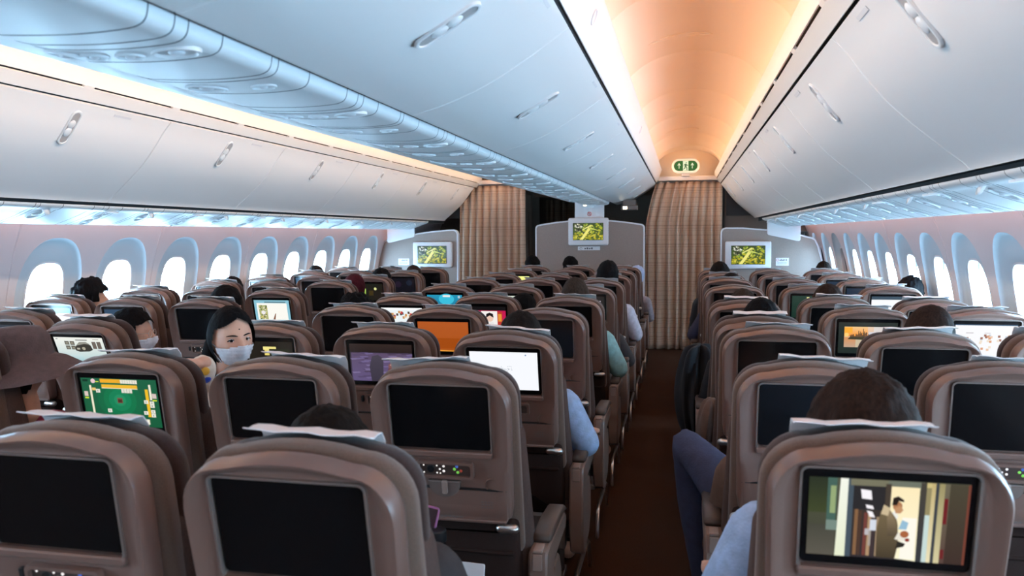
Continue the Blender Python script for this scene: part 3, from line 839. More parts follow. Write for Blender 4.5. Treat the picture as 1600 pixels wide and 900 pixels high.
        a.rect(0, 0, 1, 1, S(44, 44, 44)); a.rect(.42, .40, .66, .82, S(236, 200, 110)); a.rect(.42, .40, .66, .55, S(220, 170, 80))
    elif kind == 'cartoon':
        a.rect(0, 0, 1, 1, S(26, 50, 40), S(34, 60, 50))
        for i in range(60): u = .28 + r.random() * .62; v = r.random() * .9; q = r.uniform(.03, .09); a.poly([(u, v), (min(1, u + q), v + .02), (min(1, u + q * .8), min(1, v + q)), (u - .02, min(1, v + q * .8))], S(*r.choice([(240, 220, 110), (236, 230, 160), (196, 170, 40), (120, 150, 40), (246, 240, 206), (60, 70, 30)])))
    elif kind == 'white':
        a.rect(0, 0, 1, 1, S(250, 252, 255)); a.rect(0, .86, 1, 1, S(60, 80, 96)); a.rect(.75, 0, .95, .3, S(246, 236, 226))
    elif kind == 'dim blue':
        a.rect(0, 0, 1, 1, S(22, 32, 48), S(30, 46, 66)); a.poly([(.5, .2), (.9, .3), (.8, .8), (.5, .7)], S(40, 66, 92))
    elif kind == 'dim night':
        a.rect(0, 0, 1, 1, S(16, 14, 22)); a.dot(.35, .6, .13, S(34, 24, 40)); a.dot(.8, .7, .12, S(24, 32, 48))
    return a
ART = {}
def art(kind):
    if kind not in ART:
        ART[kind] = (art_mahjong() if kind == 'mahjong' else art_movie() if kind == 'film' else art_city() if kind == 'city' else art_simple(kind)).me()
    return ART[kind]

# ------------------------------------------------------------------ the seat (heights h measured up the back from its pivot)
PV = Vector((0, 0.09, 0.48))
G = {}
def build_seat_meshes():
    out = hull_outline(0.193, 0.186, 0.222, 0.655, 0.082, 0.03, .016)
    c = (0, 0.50)
    N = 88
    O = rayloop(out, c, N)
    I = rayloop(rrect(0, 0.522, 0.1385, 0.0955, 0.012, 6), c, N)
    def lp(t, y): return [(a[0] + (b[0] - a[0]) * t, y, a[1] + (b[1] - a[1]) * t) for a, b in zip(O, I)]
    G['backrest_shell'] = MB().loops([lp(.04, .027), lp(0, .024), lp(0, .006), lp(.03, -.008), lp(.12, -.016), lp(.26, -.0155), lp(.48, -.006), lp(.8, -.002), lp(.97, -.004), lp(1, -.004), lp(1, .008)]).me('backrest_shell', True, 50)
    ro, ri = rrect(0, 0.522, 0.1415, 0.0985, 0.014, 5), rrect(0, 0.522, 0.1375, 0.0945, 0.011, 5)
    G['screen_frame'] = MB().ring(ro, ri, -.0095, .006).me('screen_frame', True, 30)
    G['screen'] = MB().plate(rrect(0, 0.5245, 0.1355, 0.090, 0.009, 4), -.002, .006, .001).me('screen')
    G['screen_shelf'] = MB().plate(rrect(0, 0.4215, 0.140, 0.0085, 0.006, 4), -.013, .002, .003).me('screen_shelf')
    G['tray_table'] = MB().plate(rrect(0, 0.276, 0.176, 0.047, 0.012, 4), -.0150, -.002, .002).me('tray_table')
    G['tray_bead'] = MB().plate(rrect(0, 0.2335, 0.172, 0.0045, 0.004, 3), -.021, -.012, .002).me('tray_bead')
    half = [(0.004 + .044 * math.cos(R(180 + 180 * i / 12)), 0.334 + .036 * math.sin(R(180 + 180 * i / 12))) for i in range(13)]
    half += [(0.048, .346), (-.040, .346)]
    G['tray_gap'] = MB().box(-.176, .176, -.0158, -.004, .3235, .3262).me('tray_gap', False)
    G['latch_well'] = MB().plate(half, -.0165, -.004, .002).me('latch_well')
    G['tray_latch'] = MB().plate(rrect(0.006, 0.330, .0075, .019, .004, 3), -.024, -.012, .002).me('tray_latch')
    G['control_panel'] = MB().ring(rrect(0.008, .378, .080, .0245, .010, 4), rrect(0.008, .378, .072, .0170, .007, 4), -.0185, -.004).me('control_panel', True, 30)
    G['control_face'] = MB().plate(rrect(0.008, .378, .0715, .017, .006, 4), -.0105, -.004, .001).me('control_face')
    G['headphone_jack'] = MB().disc((-.032, .378), .0115, -.0125, -.008).me('headphone_jack')
    G['usb_port'] = MB().plate(rrect(-.085, .380, .0055, .012, .003, 3), -.0135, -.004, .001).me('usb_port')
    mb = MB()
    for x, z, r in ((-.052, .388, .0024), (-.052, .367, .0024), (-.015, .388, .0024), (-.015, .367, .0024), (-.007, .378, .0028), (.004, .387, .0034), (.004, .373, .0036), (-.006, .366, .0022)): mb.disc((x, z), r, -.0122, -.009, 10)
    G['panel_lights'] = mb.me('panel_lights')
    for k, (x, z) in {'ledg': (.034, .380), 'ledb': (.041, .388), 'ledr': (.052, .376)}.items(): G[k] = MB().disc((x, z), .0042, -.0122, -.009, 10).me('key')
    G['ledg2'] = MB().disc((.043, .371), .0042, -.0122, -.009, 10).me('key')
    G['coat_hook'] = MB().ring([(0.135 + .019 * math.cos(t * .3491), .338 + .019 * math.sin(t * .3491)) for t in range(18)], [(0.135 + .0165 * math.cos(t * .3491), .338 + .0165 * math.sin(t * .3491)) for t in range(18)], -.0115, -.003).me('coat_hook', True, 30)
    mb = MB(); r = random.Random(5)
    for row in range(4):
        for q in range(4): mb.box(.105 + q * .0085, .111 + q * .0085, -.0156, -.0149, .288 - row * .008, .2925 - row * .008)
    for row in range(2):
        for q in range(13):
            if r.random() < .88: mb.box(-.09 + q * .011, -.0815 + q * .011, -.0156, -.0149, .2475 - row * .008, .2515 - row * .008)
    G['instruction_print'] = mb.me('instruction_print', False)
    G['hinge'] = MB().tube([(.155, -.014, .214), (.192, -.014, .214)], .0135, 10).me('hinge')
    G['back_fabric'] = MB().loops([[(x, y, z) for x, z in inset(hull_outline(.201, .205, .10, .657, .088, .03, .016), b)] for y, b in ((.030, .030), (.036, .018), (.042, .006), (.048, .001), (.054, 0), (.070, 0), (.077, .004), (.080, .016))]).me('back_fabric', True, 60)
    G['headrest'] = MB().loops([[(x, y, z) for x, z in inset(hull_outline(.198, .198, .395, .646, .082, .04, .018), b)] for y, b in ((.076, .024), (.086, .010), (.093, .002), (.100, 0), (.115, 0), (.132, .005), (.142, .02))]).me('headrest', True, 60)
    G['backrest_cushion'] = MB().loops([[(x, y, z) for x, z in inset(hull_outline(.205, .228, -.06, .50, .06, .03), b)] for y, b in ((.060, .02), (.068, .004), (.085, 0), (.125, 0), (.15, .012), (.158, .05))]).me('backrest_cushion', True, 60)
    G['literature_pocket'] = MB().loops([[(x, y, z) for x, z in inset(rrect(0, .07, .195, .15, .02, 4), b)] for y, b in ((.0, .03), (.012, .008), (.03, 0), (.06, 0))]).box(-.185, .185, -.006, .004, .125, .137, .003).me('literature_pocket', True, 50)
    # folded white headrest paper: up the front, over the top, a stiff free edge behind
    pr = [(.146, .47), (.146, .57), (.142, .624), (.130, .645), (.112, .650), (.094, .652), (.080, .660)]
    V, F = [], []
    NX = 8
    for (y, h) in pr:
        for i in range(NX + 1):
            x = -.118 + .236 * i / NX
            V.append((x, y, h + .0025 * math.sin(i * 1.9 + h * 30)))
    n = len(V)
    V += [(x, y + .0012, z + .0015) for x, y, z in V]
    def idx(a, b): return a * (NX + 1) + b
    for a in range(len(pr) - 1):
        for b in range(NX):
            F.append((idx(a, b), idx(a, b + 1), idx(a + 1, b + 1), idx(a + 1, b)))
            F.append((n + idx(a, b), n + idx(a + 1, b), n + idx(a + 1, b + 1), n + idx(a, b + 1)))
    for a in range(len(pr) - 1):
        for b in (0, NX): F.append((idx(a, b), idx(a + 1, b), n + idx(a + 1, b), n + idx(a, b)))
    for b in range(NX):
        for a in (0, len(pr) - 1): F.append((idx(a, b), idx(a, b + 1), n + idx(a, b + 1), n + idx(a, b)))
    G['headrest_paper'] = me_from('headrest_paper', V, F)
    # fixed parts, local to the seat's base
    G['seat_cushion'] = MB().loops([[(x, y, z) for x, z in rrect(0, zc_, hw, hh, .04, 4)] for y, zc_, hw, hh in ((.14, .42, .18, .03), (.16, .42, .215, .055), (.30, .42, .222, .06), (.54, .425, .222, .06), (.61, .42, .21, .05), (.63, .42, .17, .02))]).me('seat_cushion', True, 50)
    G['seat_base'] = MB().box(-.225, .225, .20, .25, .29, .345, .01).box(-.225, .225, .46, .51, .29, .345, .01).box(-.20, .20, .10, .16, .28, .42, .01).me('seat_base')
    mb = MB()
    mb.tube([(0, .50, .30), (0, .52, .02)], .018, 8).tube([(0, .23, .30), (0, .12, .02)], .018, 8).box(-.02, .02, .08, .58, 0.0, .025, .004)
    G['leg'] = mb.me('leg')
    # arm rest, local to its own centre line (x=0)
    def arm_prof(k): return [(y, z) for y, z in k]
    body = [(.10, .585), (.11, .60), (.16, .606), (.44, .600), (.475, .585), (.475, .565), (.44, .545), (.24, .53), (.20, .49), (.19, .40), (.175, .36), (.14, .345), (.105, .36), (.098, .42)]
    def side(poly, hw, b):
        i = inset(poly, b)
        return [[(-hw, y, z) for y, z in i], [(-hw + b, y, z) for y, z in poly], [(hw - b, y, z) for y, z in poly], [(hw, y, z) for y, z in i]]
    G['armrest'] = MB().loops(side(body, .027, .006)).me('armrest')
    padp = [(.165, .606), (.162, .618), (.175, .630), (.30, .634), (.44, .625), (.482, .605), (.482, .592), (.46, .602), (.40, .607)]
    G['arm_pad'] = MB().loops(side(padp, .0285, .007)).me('arm_pad', True, 60)
    G['arm_button'] = MB().plate(rrect(0, .575, .013, .023, .003, 3), .094, .101, .0015).box(-.013, .013, .098, .155, .600, .6085, .002).me('arm_button')
    end = [(.10, .565), (.115, .575), (.20, .56), (.245, .48), (.25, .36), (.22, .27), (.17, .245), (.12, .27), (.10, .36)]
    G['arm_support'] = MB().loops(side(end, .026, .006)).me('arm_support')
    G['side_shroud'] = MB().loops(side([(.26, .50), (.36, .50), (.40, .44), (.40, .34), (.34, .27), (.26, .25), (.235, .34)], .022, .006)).me('side_shroud')
    G['baggage_bar'] = MB().tube([(0, .10, .03), (0, .12, .13), (0, .16, .165), (0, .50, .17), (0, .56, .14), (0, .58, .03)], .009, 8).me('baggage_bar')
build_seat_meshes()

BLOCK = {'C': (0.0, 1.2027, 'centre block'), 'R': (1.943, 1.4272, 'right-hand block'), 'L': (-2.0045, 1.5484, 'left-hand block')}
SP, PT = 0.487, 0.8128
COLN = {('C', -1): 'left column', ('C', 0): 'middle column', ('C', 1): 'right column', ('R', -1): 'aisle column', ('R', 0): 'middle column',
        ('R', 1): 'window column', ('L', -1): 'window column', ('L', 0): 'middle column', ('L', 1): 'aisle column'}
LASTROW = {'C': 9, 'R': 8, 'L': 8}
FIRST = {('C', -1): 1, ('C', 0): 0, ('C', 1): 0, ('R', -1): 0, ('R', 0): 1, ('R', 1): 2, ('L', -1): 3, ('L', 0): 2, ('L', 1): 1}
SCREENS = {('C', -1, 1): 'mahjong', ('C', 1, 2): 'white notes', ('C', 0, 2): 'purple film', ('C', 0, 3): 'orange', ('C', -1, 4): 'collage', ('C', -1, 5): 'cyan',
           ('C', 0, 4): 'red advert', ('C', 0, 5): 'white green', ('C', 1, 5): 'orange figures', ('C', -1, 8): 'yellow strip', ('C', -1, 2): 'small yellow box',
           ('L', 1, 2): 'car page', ('L', 0, 2): 'map', ('L', -1, 3): 'blue white', ('L', 0, 3): 'blue fade', ('L', -1, 4): 'pale', ('L', 1, 4): 'flower page',
           ('L', -1, 5): 'white', ('L', -1, 6): 'pale', ('L', 1, 6): 'green glow', ('L', 1, 7): 'dim night', ('L', 0, 4): 'dim blue', ('L', -1, 7): 'blue fade',
           ('R', -1, 0): 'film', ('R', 0, 3): 'city', ('R', 1, 3): 'catalogue page', ('R', 1, 4): 'yellow square', ('R', 1, 5): 'white', ('R', 0, 5): 'cartoon',
           ('R', 1, 6): 'dim blue', ('R', 1, 7): 'dim blue', ('R', 1, 2): 'blue white'}
SAY = {'mahjong': 'green tile game', 'white notes': 'white page', 'purple film': 'purple film', 'orange': 'plain orange picture', 'collage': 'photo collage page', 'cyan': 'cyan menu',
       'red advert': 'red and white advert', 'white green': 'pale green picture', 'orange figures': 'orange and white figures', 'yellow strip': 'yellow picture', 'small yellow box': 'small yellow box',
       'car page': 'car dashboard page', 'map': 'dark map', 'blue white': 'blue and white glare', 'blue fade': 'blue picture', 'pale': 'pale picture', 'flower page': 'flower page',
       'white': 'white page', 'green glow': 'green glow', 'dim night': 'dim night picture', 'dim blue': 'dim blue picture', 'film': 'hallway film', 'city': 'city skyline at sunset',
       'catalogue page': 'catalogue page', 'yellow square': 'yellow square', 'cartoon': 'yellow and green picture'}
RECL = {('L', 1, 2): 21.5, ('C', 1, 0): 11.5, ('C', 0, 0): 8.5, ('C', 0, 1): 10, ('R', 0, 2): 14.5, ('C', 1, 2): 14, ('R', -1, 2): 10.5, ('C', -1, 4): 14.5, ('R', 1, 3): 8.8,
        ('R', -1, 3): 24.5, ('R', -1, 4): 22.5, ('C', 1, 4): 13, ('R', -1, 1): 12.5, ('L', 1, 4): 13, ('L', 1, 3): 12, ('R', 0, 3): 8.5, ('R', 0, 1): 8, ('R', 0, 4): 16, ('R', 1, 4): 19}
NOPAPER = {('C', 1, 3), ('R', 0, 7), ('C', 0, 8), ('L', 0, 6), ('R', -1, 5)}
SHIFT = {('C', 1, 1): (-.03, -3), ('C', 0, 1): (.03, 2), ('C', 1, 0): (-.01, 1), ('C', -1, 1): (.03, -3), ('R', 0, 4): (.0, 2), ('R', 0, 2): (.03, -2), ('R', 0, 1): (.03, 3), ('C', 1, 2): (-.01, 4), ('R', -1, 1): (.02, 2)}
SEAT = {}
def make_seat(b, c, k):
    xm, y0, bn = BLOCK[b]
    x, y = xm + c * SP, y0 + k * PT
    sc_ = SCREENS.get((b, c, k))
    rows = LASTROW[b]
    ordn = ORD[rows - k]
    what = ('taupe seat, screen showing %s' % SAY[sc_]) if sc_ else 'taupe seat with its screen off'
    if b == 'L' and c == 1 and k == 2: what = 'reclined taupe seat, screen showing car dashboard'
    root = empty('airliner_seat', (x, y, 0), category='seat', group='airliner seats, ' + bn,
                 label='%s, %s %s, %s row from bulkhead' % (what, bn, COLN[(b, c)], ordn))
    rc = (RECL.get((b, c, k), 10 + rnd.uniform(-.9, .9)))
    rr = (R(rc), 0, 0)
    def bp(name, key, m, par=None):
        if par is not None: return obj(name, G[key], m, par)
        return obj(name, G[key], m, root, PV, rr)
    near = k <= 5
    bp('backrest_shell', 'backrest_shell', 'shell')
    bp('screen_frame', 'screen_frame', 'rim')
    s_ = bp('screen', 'screen', 'glass_off')
    if sc_:
        obj('display', art(sc_), None, s_, (0, -.0021, .5245))
    bp('back_fabric', 'back_fabric', 'fabric')
    bp('headrest', 'headrest', 'headrest')
    if (b, c, k) not in NOPAPER:
        p = bp('headrest_paper', 'headrest_paper', 'paper')
        dx, tl = SHIFT.get((b, c, k), (rnd.uniform(-.02, .02), rnd.uniform(-1.5, 1.5)))
        p.location = PV + Vector((dx, 0, 0)); p.rotation_euler = (R(rc), R(tl), 0)
    bp('backrest_cushion', 'backrest_cushion', 'cushion')
    bp('literature_pocket', 'literature_pocket', 'pocket')
    obj('seat_cushion', G['seat_cushion'], 'cushion', root)
    tray = bp('tray_table', 'tray_table', 'shell')
    if near:
        bp('screen_shelf', 'screen_shelf', 'shell')
        obj('tray_bead', G['tray_bead'], 'shell', tray); obj('tray_latch', G['tray_latch'], 'button', tray); obj('instruction_print', G['instruction_print'], 'print', tray, kind='stuff')
        bp('latch_well', 'latch_well', 'rim'); bp('tray_gap', 'tray_gap', 'black')
        cp = bp('control_panel', 'control_panel', 'shell')
        obj('control_face', G['control_face'], 'panel_dark', cp); obj('headphone_jack', G['headphone_jack'], 'black', cp); obj('usb_port', G['usb_port'], 'black', cp)
        obj('panel_lights', G['panel_lights'], 'led', cp, kind='stuff')
        for q, m_ in (('ledg', 'ledg'), ('ledb', 'ledb'), ('ledr', 'ledr'), ('ledg2', 'ledg')): obj('key', G[q], m_, cp)
        bp('coat_hook', 'coat_hook', 'shell')
    hg = bp('hinge', 'hinge', 'metal')
    h2 = bp('hinge', 'hinge', 'metal'); h2.location = PV + Vector((-.347, 0, 0))
    obj('seat_base', G['seat_base'], 'leg', root)
    for dx in (-.12, .12):
        if near or c in (1, -1): obj('leg', G['leg'], 'leg', root, (dx, 0, 0))
    arms = [-.2435] if c == -1 else []
    arms.append(.2435)
    for ax in arms:
        a = obj('armrest', G['armrest'], 'arm', root, (ax, 0, 0))
        obj('arm_pad', G['arm_pad'], 'pad', a); obj('arm_button', G['arm_button'], 'button', a)
        aisle = (b == 'C' and abs(c) == 1 and ax * c > 0) or (b == 'R' and c == -1 and ax < 0) or (b == 'L' and c == 1 and ax > 0)
        if aisle:
            obj('arm_support', G['arm_support'], 'arm', root, (ax, 0, 0))
            obj('side_shroud', G['side_shroud'], 'arm', root, (ax, 0, 0))
            obj('baggage_bar', G['baggage_bar'], 'metal', root, (ax * .98, 0, 0))
    SEAT[(b, c, k)] = (root, rc)
for b in 'CRL':
    for c in (-1, 0, 1):
        for k in range(FIRST[(b, c)], LASTROW[b] + 1):
            make_seat(b, c, k)

# ------------------------------------------------------------------ bulkheads, monitors, curtains at the front of the cabin
YP = 9.70
def thing(name, loc, label, cat, **kw):
    return empty(name, loc, label=label, category=cat, **kw)
def loc_me(mb, root, name, m, par=None, smooth=True, angle=40):
    o = obj(name, mb.me(name, smooth, angle), m, par or root)
    if par is None: o.location = -root.location
    return o

def arc_outline(x0, x1, zb, z0, zm, r, n=14):
    P = [(x0, zb), (x1, zb)]
    for i in range(6):
        a = R(90 * i / 5); P.append((x1 - r + r * math.cos(a), z0 - r + r * math.sin(a)))
    for i in range(1, n):
        t = i / n; x = (x1 - r) + (x0 + r - x1 + r) * t; P.append((x, z0 + (zm - z0) * (1 - (2 * t - 1) ** 2)))
    for i in range(6):
        a = R(90 + 90 * i / 5); P.append((x0 + r + r * math.cos(a), z0 - r + r * math.sin(a)))
    return P

def partition(P, label):
    root = thing('bulkhead_partition', (sum(p[0] for p in P) / len(P), YP, 0), label, 'partition')
    loc_me(MB().plate(inset(P, .012), YP - .012, YP + .045, .004), root, 'panel', 'bulk')
    loc_me(MB().ring(P, inset(P, .016), YP - .018, YP + .05), root, 'edge_trim', 'bulkwhite', None, True, 30)
    return root
cpart = partition(arc_outline(-.665, .665, 0.0, 1.600, 1.656, .05), 'grey centre bulkhead partition with arched top between the two curtains')
def side_part(s, xin, xo):
    # follows the curve of the side wall on its outer edge
    P = [(xin, 0.0), (xo + .10, 0.0), (xo + .10, .95), (xo + .075, 1.12), (xo + .02, 1.33), (xo - .015, 1.405), (xo - .05, 1.425)]
    P += [(2.40, 1.470), (2.08, 1.522), (1.80, 1.546)]
    P += [(xin + .06, 1.548), (xin + .03, 1.540), (xin + .010, 1.522), (xin, 1.49)]
    return [(s * x, z) for x, z in P]
rpart = partition(side_part(1, 1.545, 2.615), 'grey right-hand bulkhead partition sloping down to the window wall')
lpart = partition(side_part(-1, 1.655, 2.66), 'grey left-hand bulkhead partition sloping down to the window wall')

def monitor(cx, cz, w_, h_, sw, sh, label, seed, y):
    root = thing('wall_monitor', (cx, y, cz), label, 'monitor')
    P = rrect(cx, cz, w_ / 2, h_ / 2, .022, 5)
    loc_me(MB().loops([[(x, yy, z) for x, z in inset(P, b)] for yy, b in ((y + .05, .0), (y + .012, 0), (y, .004), (y - .006, .015))]), root, 'housing', 'bulkwhite')
    s_ = loc_me(MB().plate(rrect(cx, cz, sw / 2 + .006, sh / 2 + .006, .004, 2), y - .009, y - .004, .001), root, 'screen', 'glass_off')
    obj('display', art_green(sw, sh, seed).me(), None, s_, (cx, y - .0092, cz))
    return root
monitor(-.008, 1.511, .484, .33, .357, .197, 'white framed monitor with green picture on the centre partition', 1, YP - .065)
monitor(1.8555, 1.226, .515, .322, .37, .209, 'white framed monitor with green picture on the right-hand partition', 1, YP - .055)
monitor(-1.984, 1.2325, .514, .325, .371, .212, 'white framed monitor with green picture on the left-hand partition', 1, YP - .055)

def sticker(cx, cz, w_, h_, label, rows):
    root = thing('safety_sticker', (cx, YP - .015, cz), label, 'sticker')
    loc_me(MB().plate(rrect(cx, cz, w_ / 2, h_ / 2, .004, 2), YP - .016, YP - .013, .0008), root, 'plate', 'sign')
    mb = MB()
    zt = cz + h_ * (.22 if rows > 1 else 0)
    r_ = h_ * (.17 if rows > 1 else .34)
    mb.ring([(cx - w_ * .36 + r_ * math.cos(t * .449), zt + r_ * math.sin(t * .449)) for t in range(14)], [(cx - w_ * .36 + r_ * .72 * math.cos(t * .449), zt + r_ * .72 * math.sin(t * .449)) for t in range(14)], YP - .0172, YP - .0158)
    loc_me(mb, root, 'ring_mark', 'red' if rows > 1 else 'signink', None, True, 30)
    mb = MB()
    for i in range(4): mb.box(cx - w_ * .20 + i * w_ * .10, cx - w_ * .13 + i * w_ * .10, YP - .0172, YP - .0158, zt - r_ * .7, zt + r_ * (.7 if i % 2 else .3))
    if rows > 1:
        mb.box(cx + w_ * .26, cx + w_ * .34, YP - .0172, YP - .0158, zt - r_ * .6, zt + r_ * .7)
        for i in range(2): mb.box(cx - w_ * .38, cx + w_ * .36, YP - .0172, YP - .0158, cz - h_ * .10 - i * h_ * .17, cz - h_ * .06 - i * h_ * .17)
    o = loc_me(mb, root, 'print', 'signink', None, False)
    o['kind'] = 'stuff'
sticker(-.004, 1.308, .27, .046, 'long narrow safety sticker under the centre monitor', 1)
sticker(2.24, 1.147, .145, .09, 'white no smoking sticker beside the right-hand monitor', 2)
sticker(-2.378, 1.142, .145, .085, 'white no smoking sticker beside the left-hand monitor', 2)

# closing panels that hang from the ends of the service panels
root = thing('hanging_panel', (0, 9.72, 1.77), 'white hanging panel with no smoking sign above the centre monitor', 'panel')
loc_me(MB().plate(rrect(.0, 1.765, .178, .115, .006, 3), 9.70, 9.725, .003), root, 'board', 'bulkwhite')
b = loc_me(MB().plate(rrect(-.02, 1.835, .075, .03, .012, 3), 9.692, 9.702, .003), root, 'lamp_recess', 'psu')
loc_me(MB().box(-.07, -.035, 9.686, 9.694, 1.822, 1.846, .003), root, 'lamp', 'lamp')
mb = MB().ring([(.0 + .026 * math.cos(t * .314), 1.725 + .026 * math.sin(t * .314)) for t in range(20)], [(.0 + .019 * math.cos(t * .314), 1.725 + .019 * math.sin(t * .314)) for t in range(20)], 9.697, 9.701)
mb.plate([(-.016, 1.744), (-.012, 1.747), (.017, 1.706), (.013, 1.703)], 9.697, 9.701, .0005)
loc_me(mb, root, 'no_smoking_mark', 'red', None, True, 30)
loc_me(MB().box(-.012, .012, 9.6985, 9.7008, 1.723, 1.728), root, 'cigarette_mark', 'signink', None, False)
for s, x0, x1, nm in ((1, 2.055, 2.418, 'right-hand'), (-1, 2.182, 2.545, 'left-hand')):
    P = [(x0, 1.66), (x0, 1.475), (x0 + .012, 1.458), (x0 + .06, 1.448), (x0 + .2, 1.418), (x1 - .04, 1.389), (x1 - .012, 1.388), (x1, 1.402), (x1, 1.58)]
    root = thing('hanging_panel', (s * x0, 9.55, 1.5), 'pale hanging end panel under the bins above the %s partition' % nm, 'panel')
    loc_me(MB().plate([(s * a, b) for a, b in P], 9.55, 9.575, .004), root, 'board', 'bulkwhite')
    loc_me(MB().box(*sorted((s * (x0 + .02), s * (x1 - .02))), 9.54, 9.56, 1.585, 1.60), root, 'mounting_rail', 'psu', None, False)

# small lamp under the far end of the centre bins
root = thing('entry_lamp', (.42, 10.0, 1.80), 'small lit lamp under the dark end of the centre bins', 'lamp')
loc_me(MB().box(.36, .56, 9.98, 10.1, 1.775, 1.83, .006).box(.38, .54, 10.0, 10.08, 1.82, 1.90), root, 'housing', 'leg')
loc_me(MB().box(.385, .435, 9.972, 9.982, 1.785, 1.82, .003), root, 'lamp', 'lamp')

# exit sign
ES = (1.139, 10.20, 2.318)
root = thing('exit_sign', ES, 'green exit sign with running man and arrows, standing on the curtain header', 'sign')
loc_me(MB().plate(rrect(ES[0], ES[2], .168, .088, .085, 10), ES[1], ES[1] + .05, .008), root, 'housing', 'signlit')
loc_me(MB().box(ES[0] - .05, ES[0] + .05, ES[1] + .012, ES[1] + .05, 2.19, ES[2] - .08, .004), root, 'foot', 'bulkwhite')
W_, H_ = .287, .126
a = Art(W_, H_)
gp = rrect(.5, .5, .5, .5, .5, 2)
a.poly([((x / W_ + .5), (z / H_ + .5)) for x, z in rrect(0, 0, W_ / 2, H_ / 2, H_ / 2, 10)], S(30, 100, 44))
wht = S(236, 244, 206)
a.rect(.385, .02, .615, .98, wht)
gr = S(22, 88, 38)
a.dot(.525, .80, .026, gr, 2.2, 12)
a.poly([(.47, .70), (.53, .70), (.535, .46), (.50, .40), (.465, .46)], gr)
a.poly([(.53, .68), (.57, .58), (.60, .60), (.60, .54), (.565, .50), (.52, .60)], gr)
a.poly([(.47, .70), (.43, .62), (.42, .50), (.44, .50), (.45, .58), (.48, .64)], gr)
a.poly([(.50, .44), (.54, .42), (.57, .28), (.555, .12), (.59, .12), (.59, .08), (.53, .08), (.535, .28), (.505, .36)], gr)
a.poly([(.465, .46), (.50, .42), (.47, .22), (.40, .16), (.395, .21), (.44, .26)], gr)
for u in (.22, .78):
    a.rect(u - .014, .24, u + .014, .70, wht)
    a.poly([(u, .80), (u - .07, .56), (u - .045, .52), (u, .68), (u + .045, .52), (u + .07, .56)], wht)
o = obj('sign_face', a.me(), None, root, (0, -.0005, 0))

# curtains
def curtain(x0t, x1t, x0b, x1b, y, zt, zb, n, amp, m, label, flare=None, group=None, seed=0):
    root = thing('aisle_curtain', ((x0t + x1t) / 2, y, zt), label, 'curtain')
    r = random.Random(seed)
    NX, NZ = n * 14, 26
    ph = [r.uniform(-.25, .25) for _ in range(n + 2)]
    V, F = [], []
    for j in range(NZ + 1):
        z = zt + (zb - zt) * j / NZ
        q = j / NZ
        for i in range(NX + 1):
            t = i / NX
            a, b = x0t + (x0b - x0t) * q, x1t + (x1b - x1t) * q
            if flare: a, b = flare(z, a, b)
            k = min(n, int(t * n)); f = t * n + ph[k] * (1 - abs(2 * (t * n - k) - 1)) * .8
            wv = math.sin(2 * math.pi * f)
            sh = (1 if wv > 0 else -1) * abs(wv) ** .7
            x = a + (b - a) * (t + .012 * math.sin(2 * math.pi * f * 2 + 1) / 1.0 / n * 3)
            V.append((x, y + amp * sh * (.65 + .5 * q) + .012 * math.sin(9 * t + 4 * q), z))
    for j in range(NZ):
        for i in range(NX):
            c = j * (NX + 1) + i
            F.append((c, c + 1, c + NX + 2, c + NX + 1))
    me = me_from('curtain_cloth', V, F, True, 180)
    o = obj('curtain_cloth', me, m, root); o.location = -root.location
    sd = o.modifiers.new('thickness', 'SOLIDIFY'); sd.thickness = .004
    return root
YC = 10.30
c1 = curtain(.775, 1.585, .66, 1.30, YC, 2.135, .012, 9, .030, 'curtain', 'beige plaid curtain closing the right-hand aisle',
        lambda z, a, b: ((.775 - .13 * min(1, max(0, (2.10 - z) / .5)) ** .7) if z > 1.3 else .645 + .0 * z, 1.585 if z > 1.2 else 1.585), seed=2)
c2 = curtain(-1.80, -.915, -1.83, -.90, YC, 2.125, .012, 9, .030, 'curtain', 'beige plaid curtain drawn across the left-hand aisle', seed=5)
for s, x0, x1, nm in ((1, .76, 1.60, 'right'), (-1, .76, 1.80, 'left')):
    root = thing('curtain_header', (s * 1.15, YC, 2.15), 'white curtain header rail across the %s-hand aisle ceiling' % nm, 'rail')
    loc_me(MB().box(*sorted((s * x0, s * x1)), YC - .06, YC + .045, 2.140, 2.195, .006), root, 'header_board', 'bin')
    loc_me(MB().tube([(s * x0, YC, 2.128), (s * x1, YC, 2.128)], .007, 8), root, 'track', 'metal')
for s in (1, -1):
    struct('ceiling_end', MB().box(*sorted((s * .77, s * 1.57)), 10.40, 10.42, 2.15, 2.56).me('ceiling_end', False), 'ceiling')
# dim vestibule beyond: dark curtains and panels
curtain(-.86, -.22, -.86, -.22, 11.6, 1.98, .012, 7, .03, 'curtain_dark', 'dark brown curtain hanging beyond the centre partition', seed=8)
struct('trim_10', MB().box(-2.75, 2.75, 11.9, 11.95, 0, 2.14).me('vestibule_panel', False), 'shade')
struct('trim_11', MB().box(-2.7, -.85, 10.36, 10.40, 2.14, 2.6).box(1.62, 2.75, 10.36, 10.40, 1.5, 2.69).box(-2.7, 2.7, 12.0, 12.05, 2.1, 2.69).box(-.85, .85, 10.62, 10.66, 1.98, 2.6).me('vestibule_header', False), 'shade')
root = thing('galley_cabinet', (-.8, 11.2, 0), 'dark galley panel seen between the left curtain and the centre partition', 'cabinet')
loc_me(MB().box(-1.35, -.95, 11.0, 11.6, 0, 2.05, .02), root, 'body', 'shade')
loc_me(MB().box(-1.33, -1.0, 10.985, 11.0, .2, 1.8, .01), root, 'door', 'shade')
loc_me(MB().tube([(-1.03, 10.98, .9), (-1.03, 10.97, .95), (-1.03, 10.97, 1.05), (-1.03, 10.98, 1.1)], .008, 6), root, 'handle', 'metal')

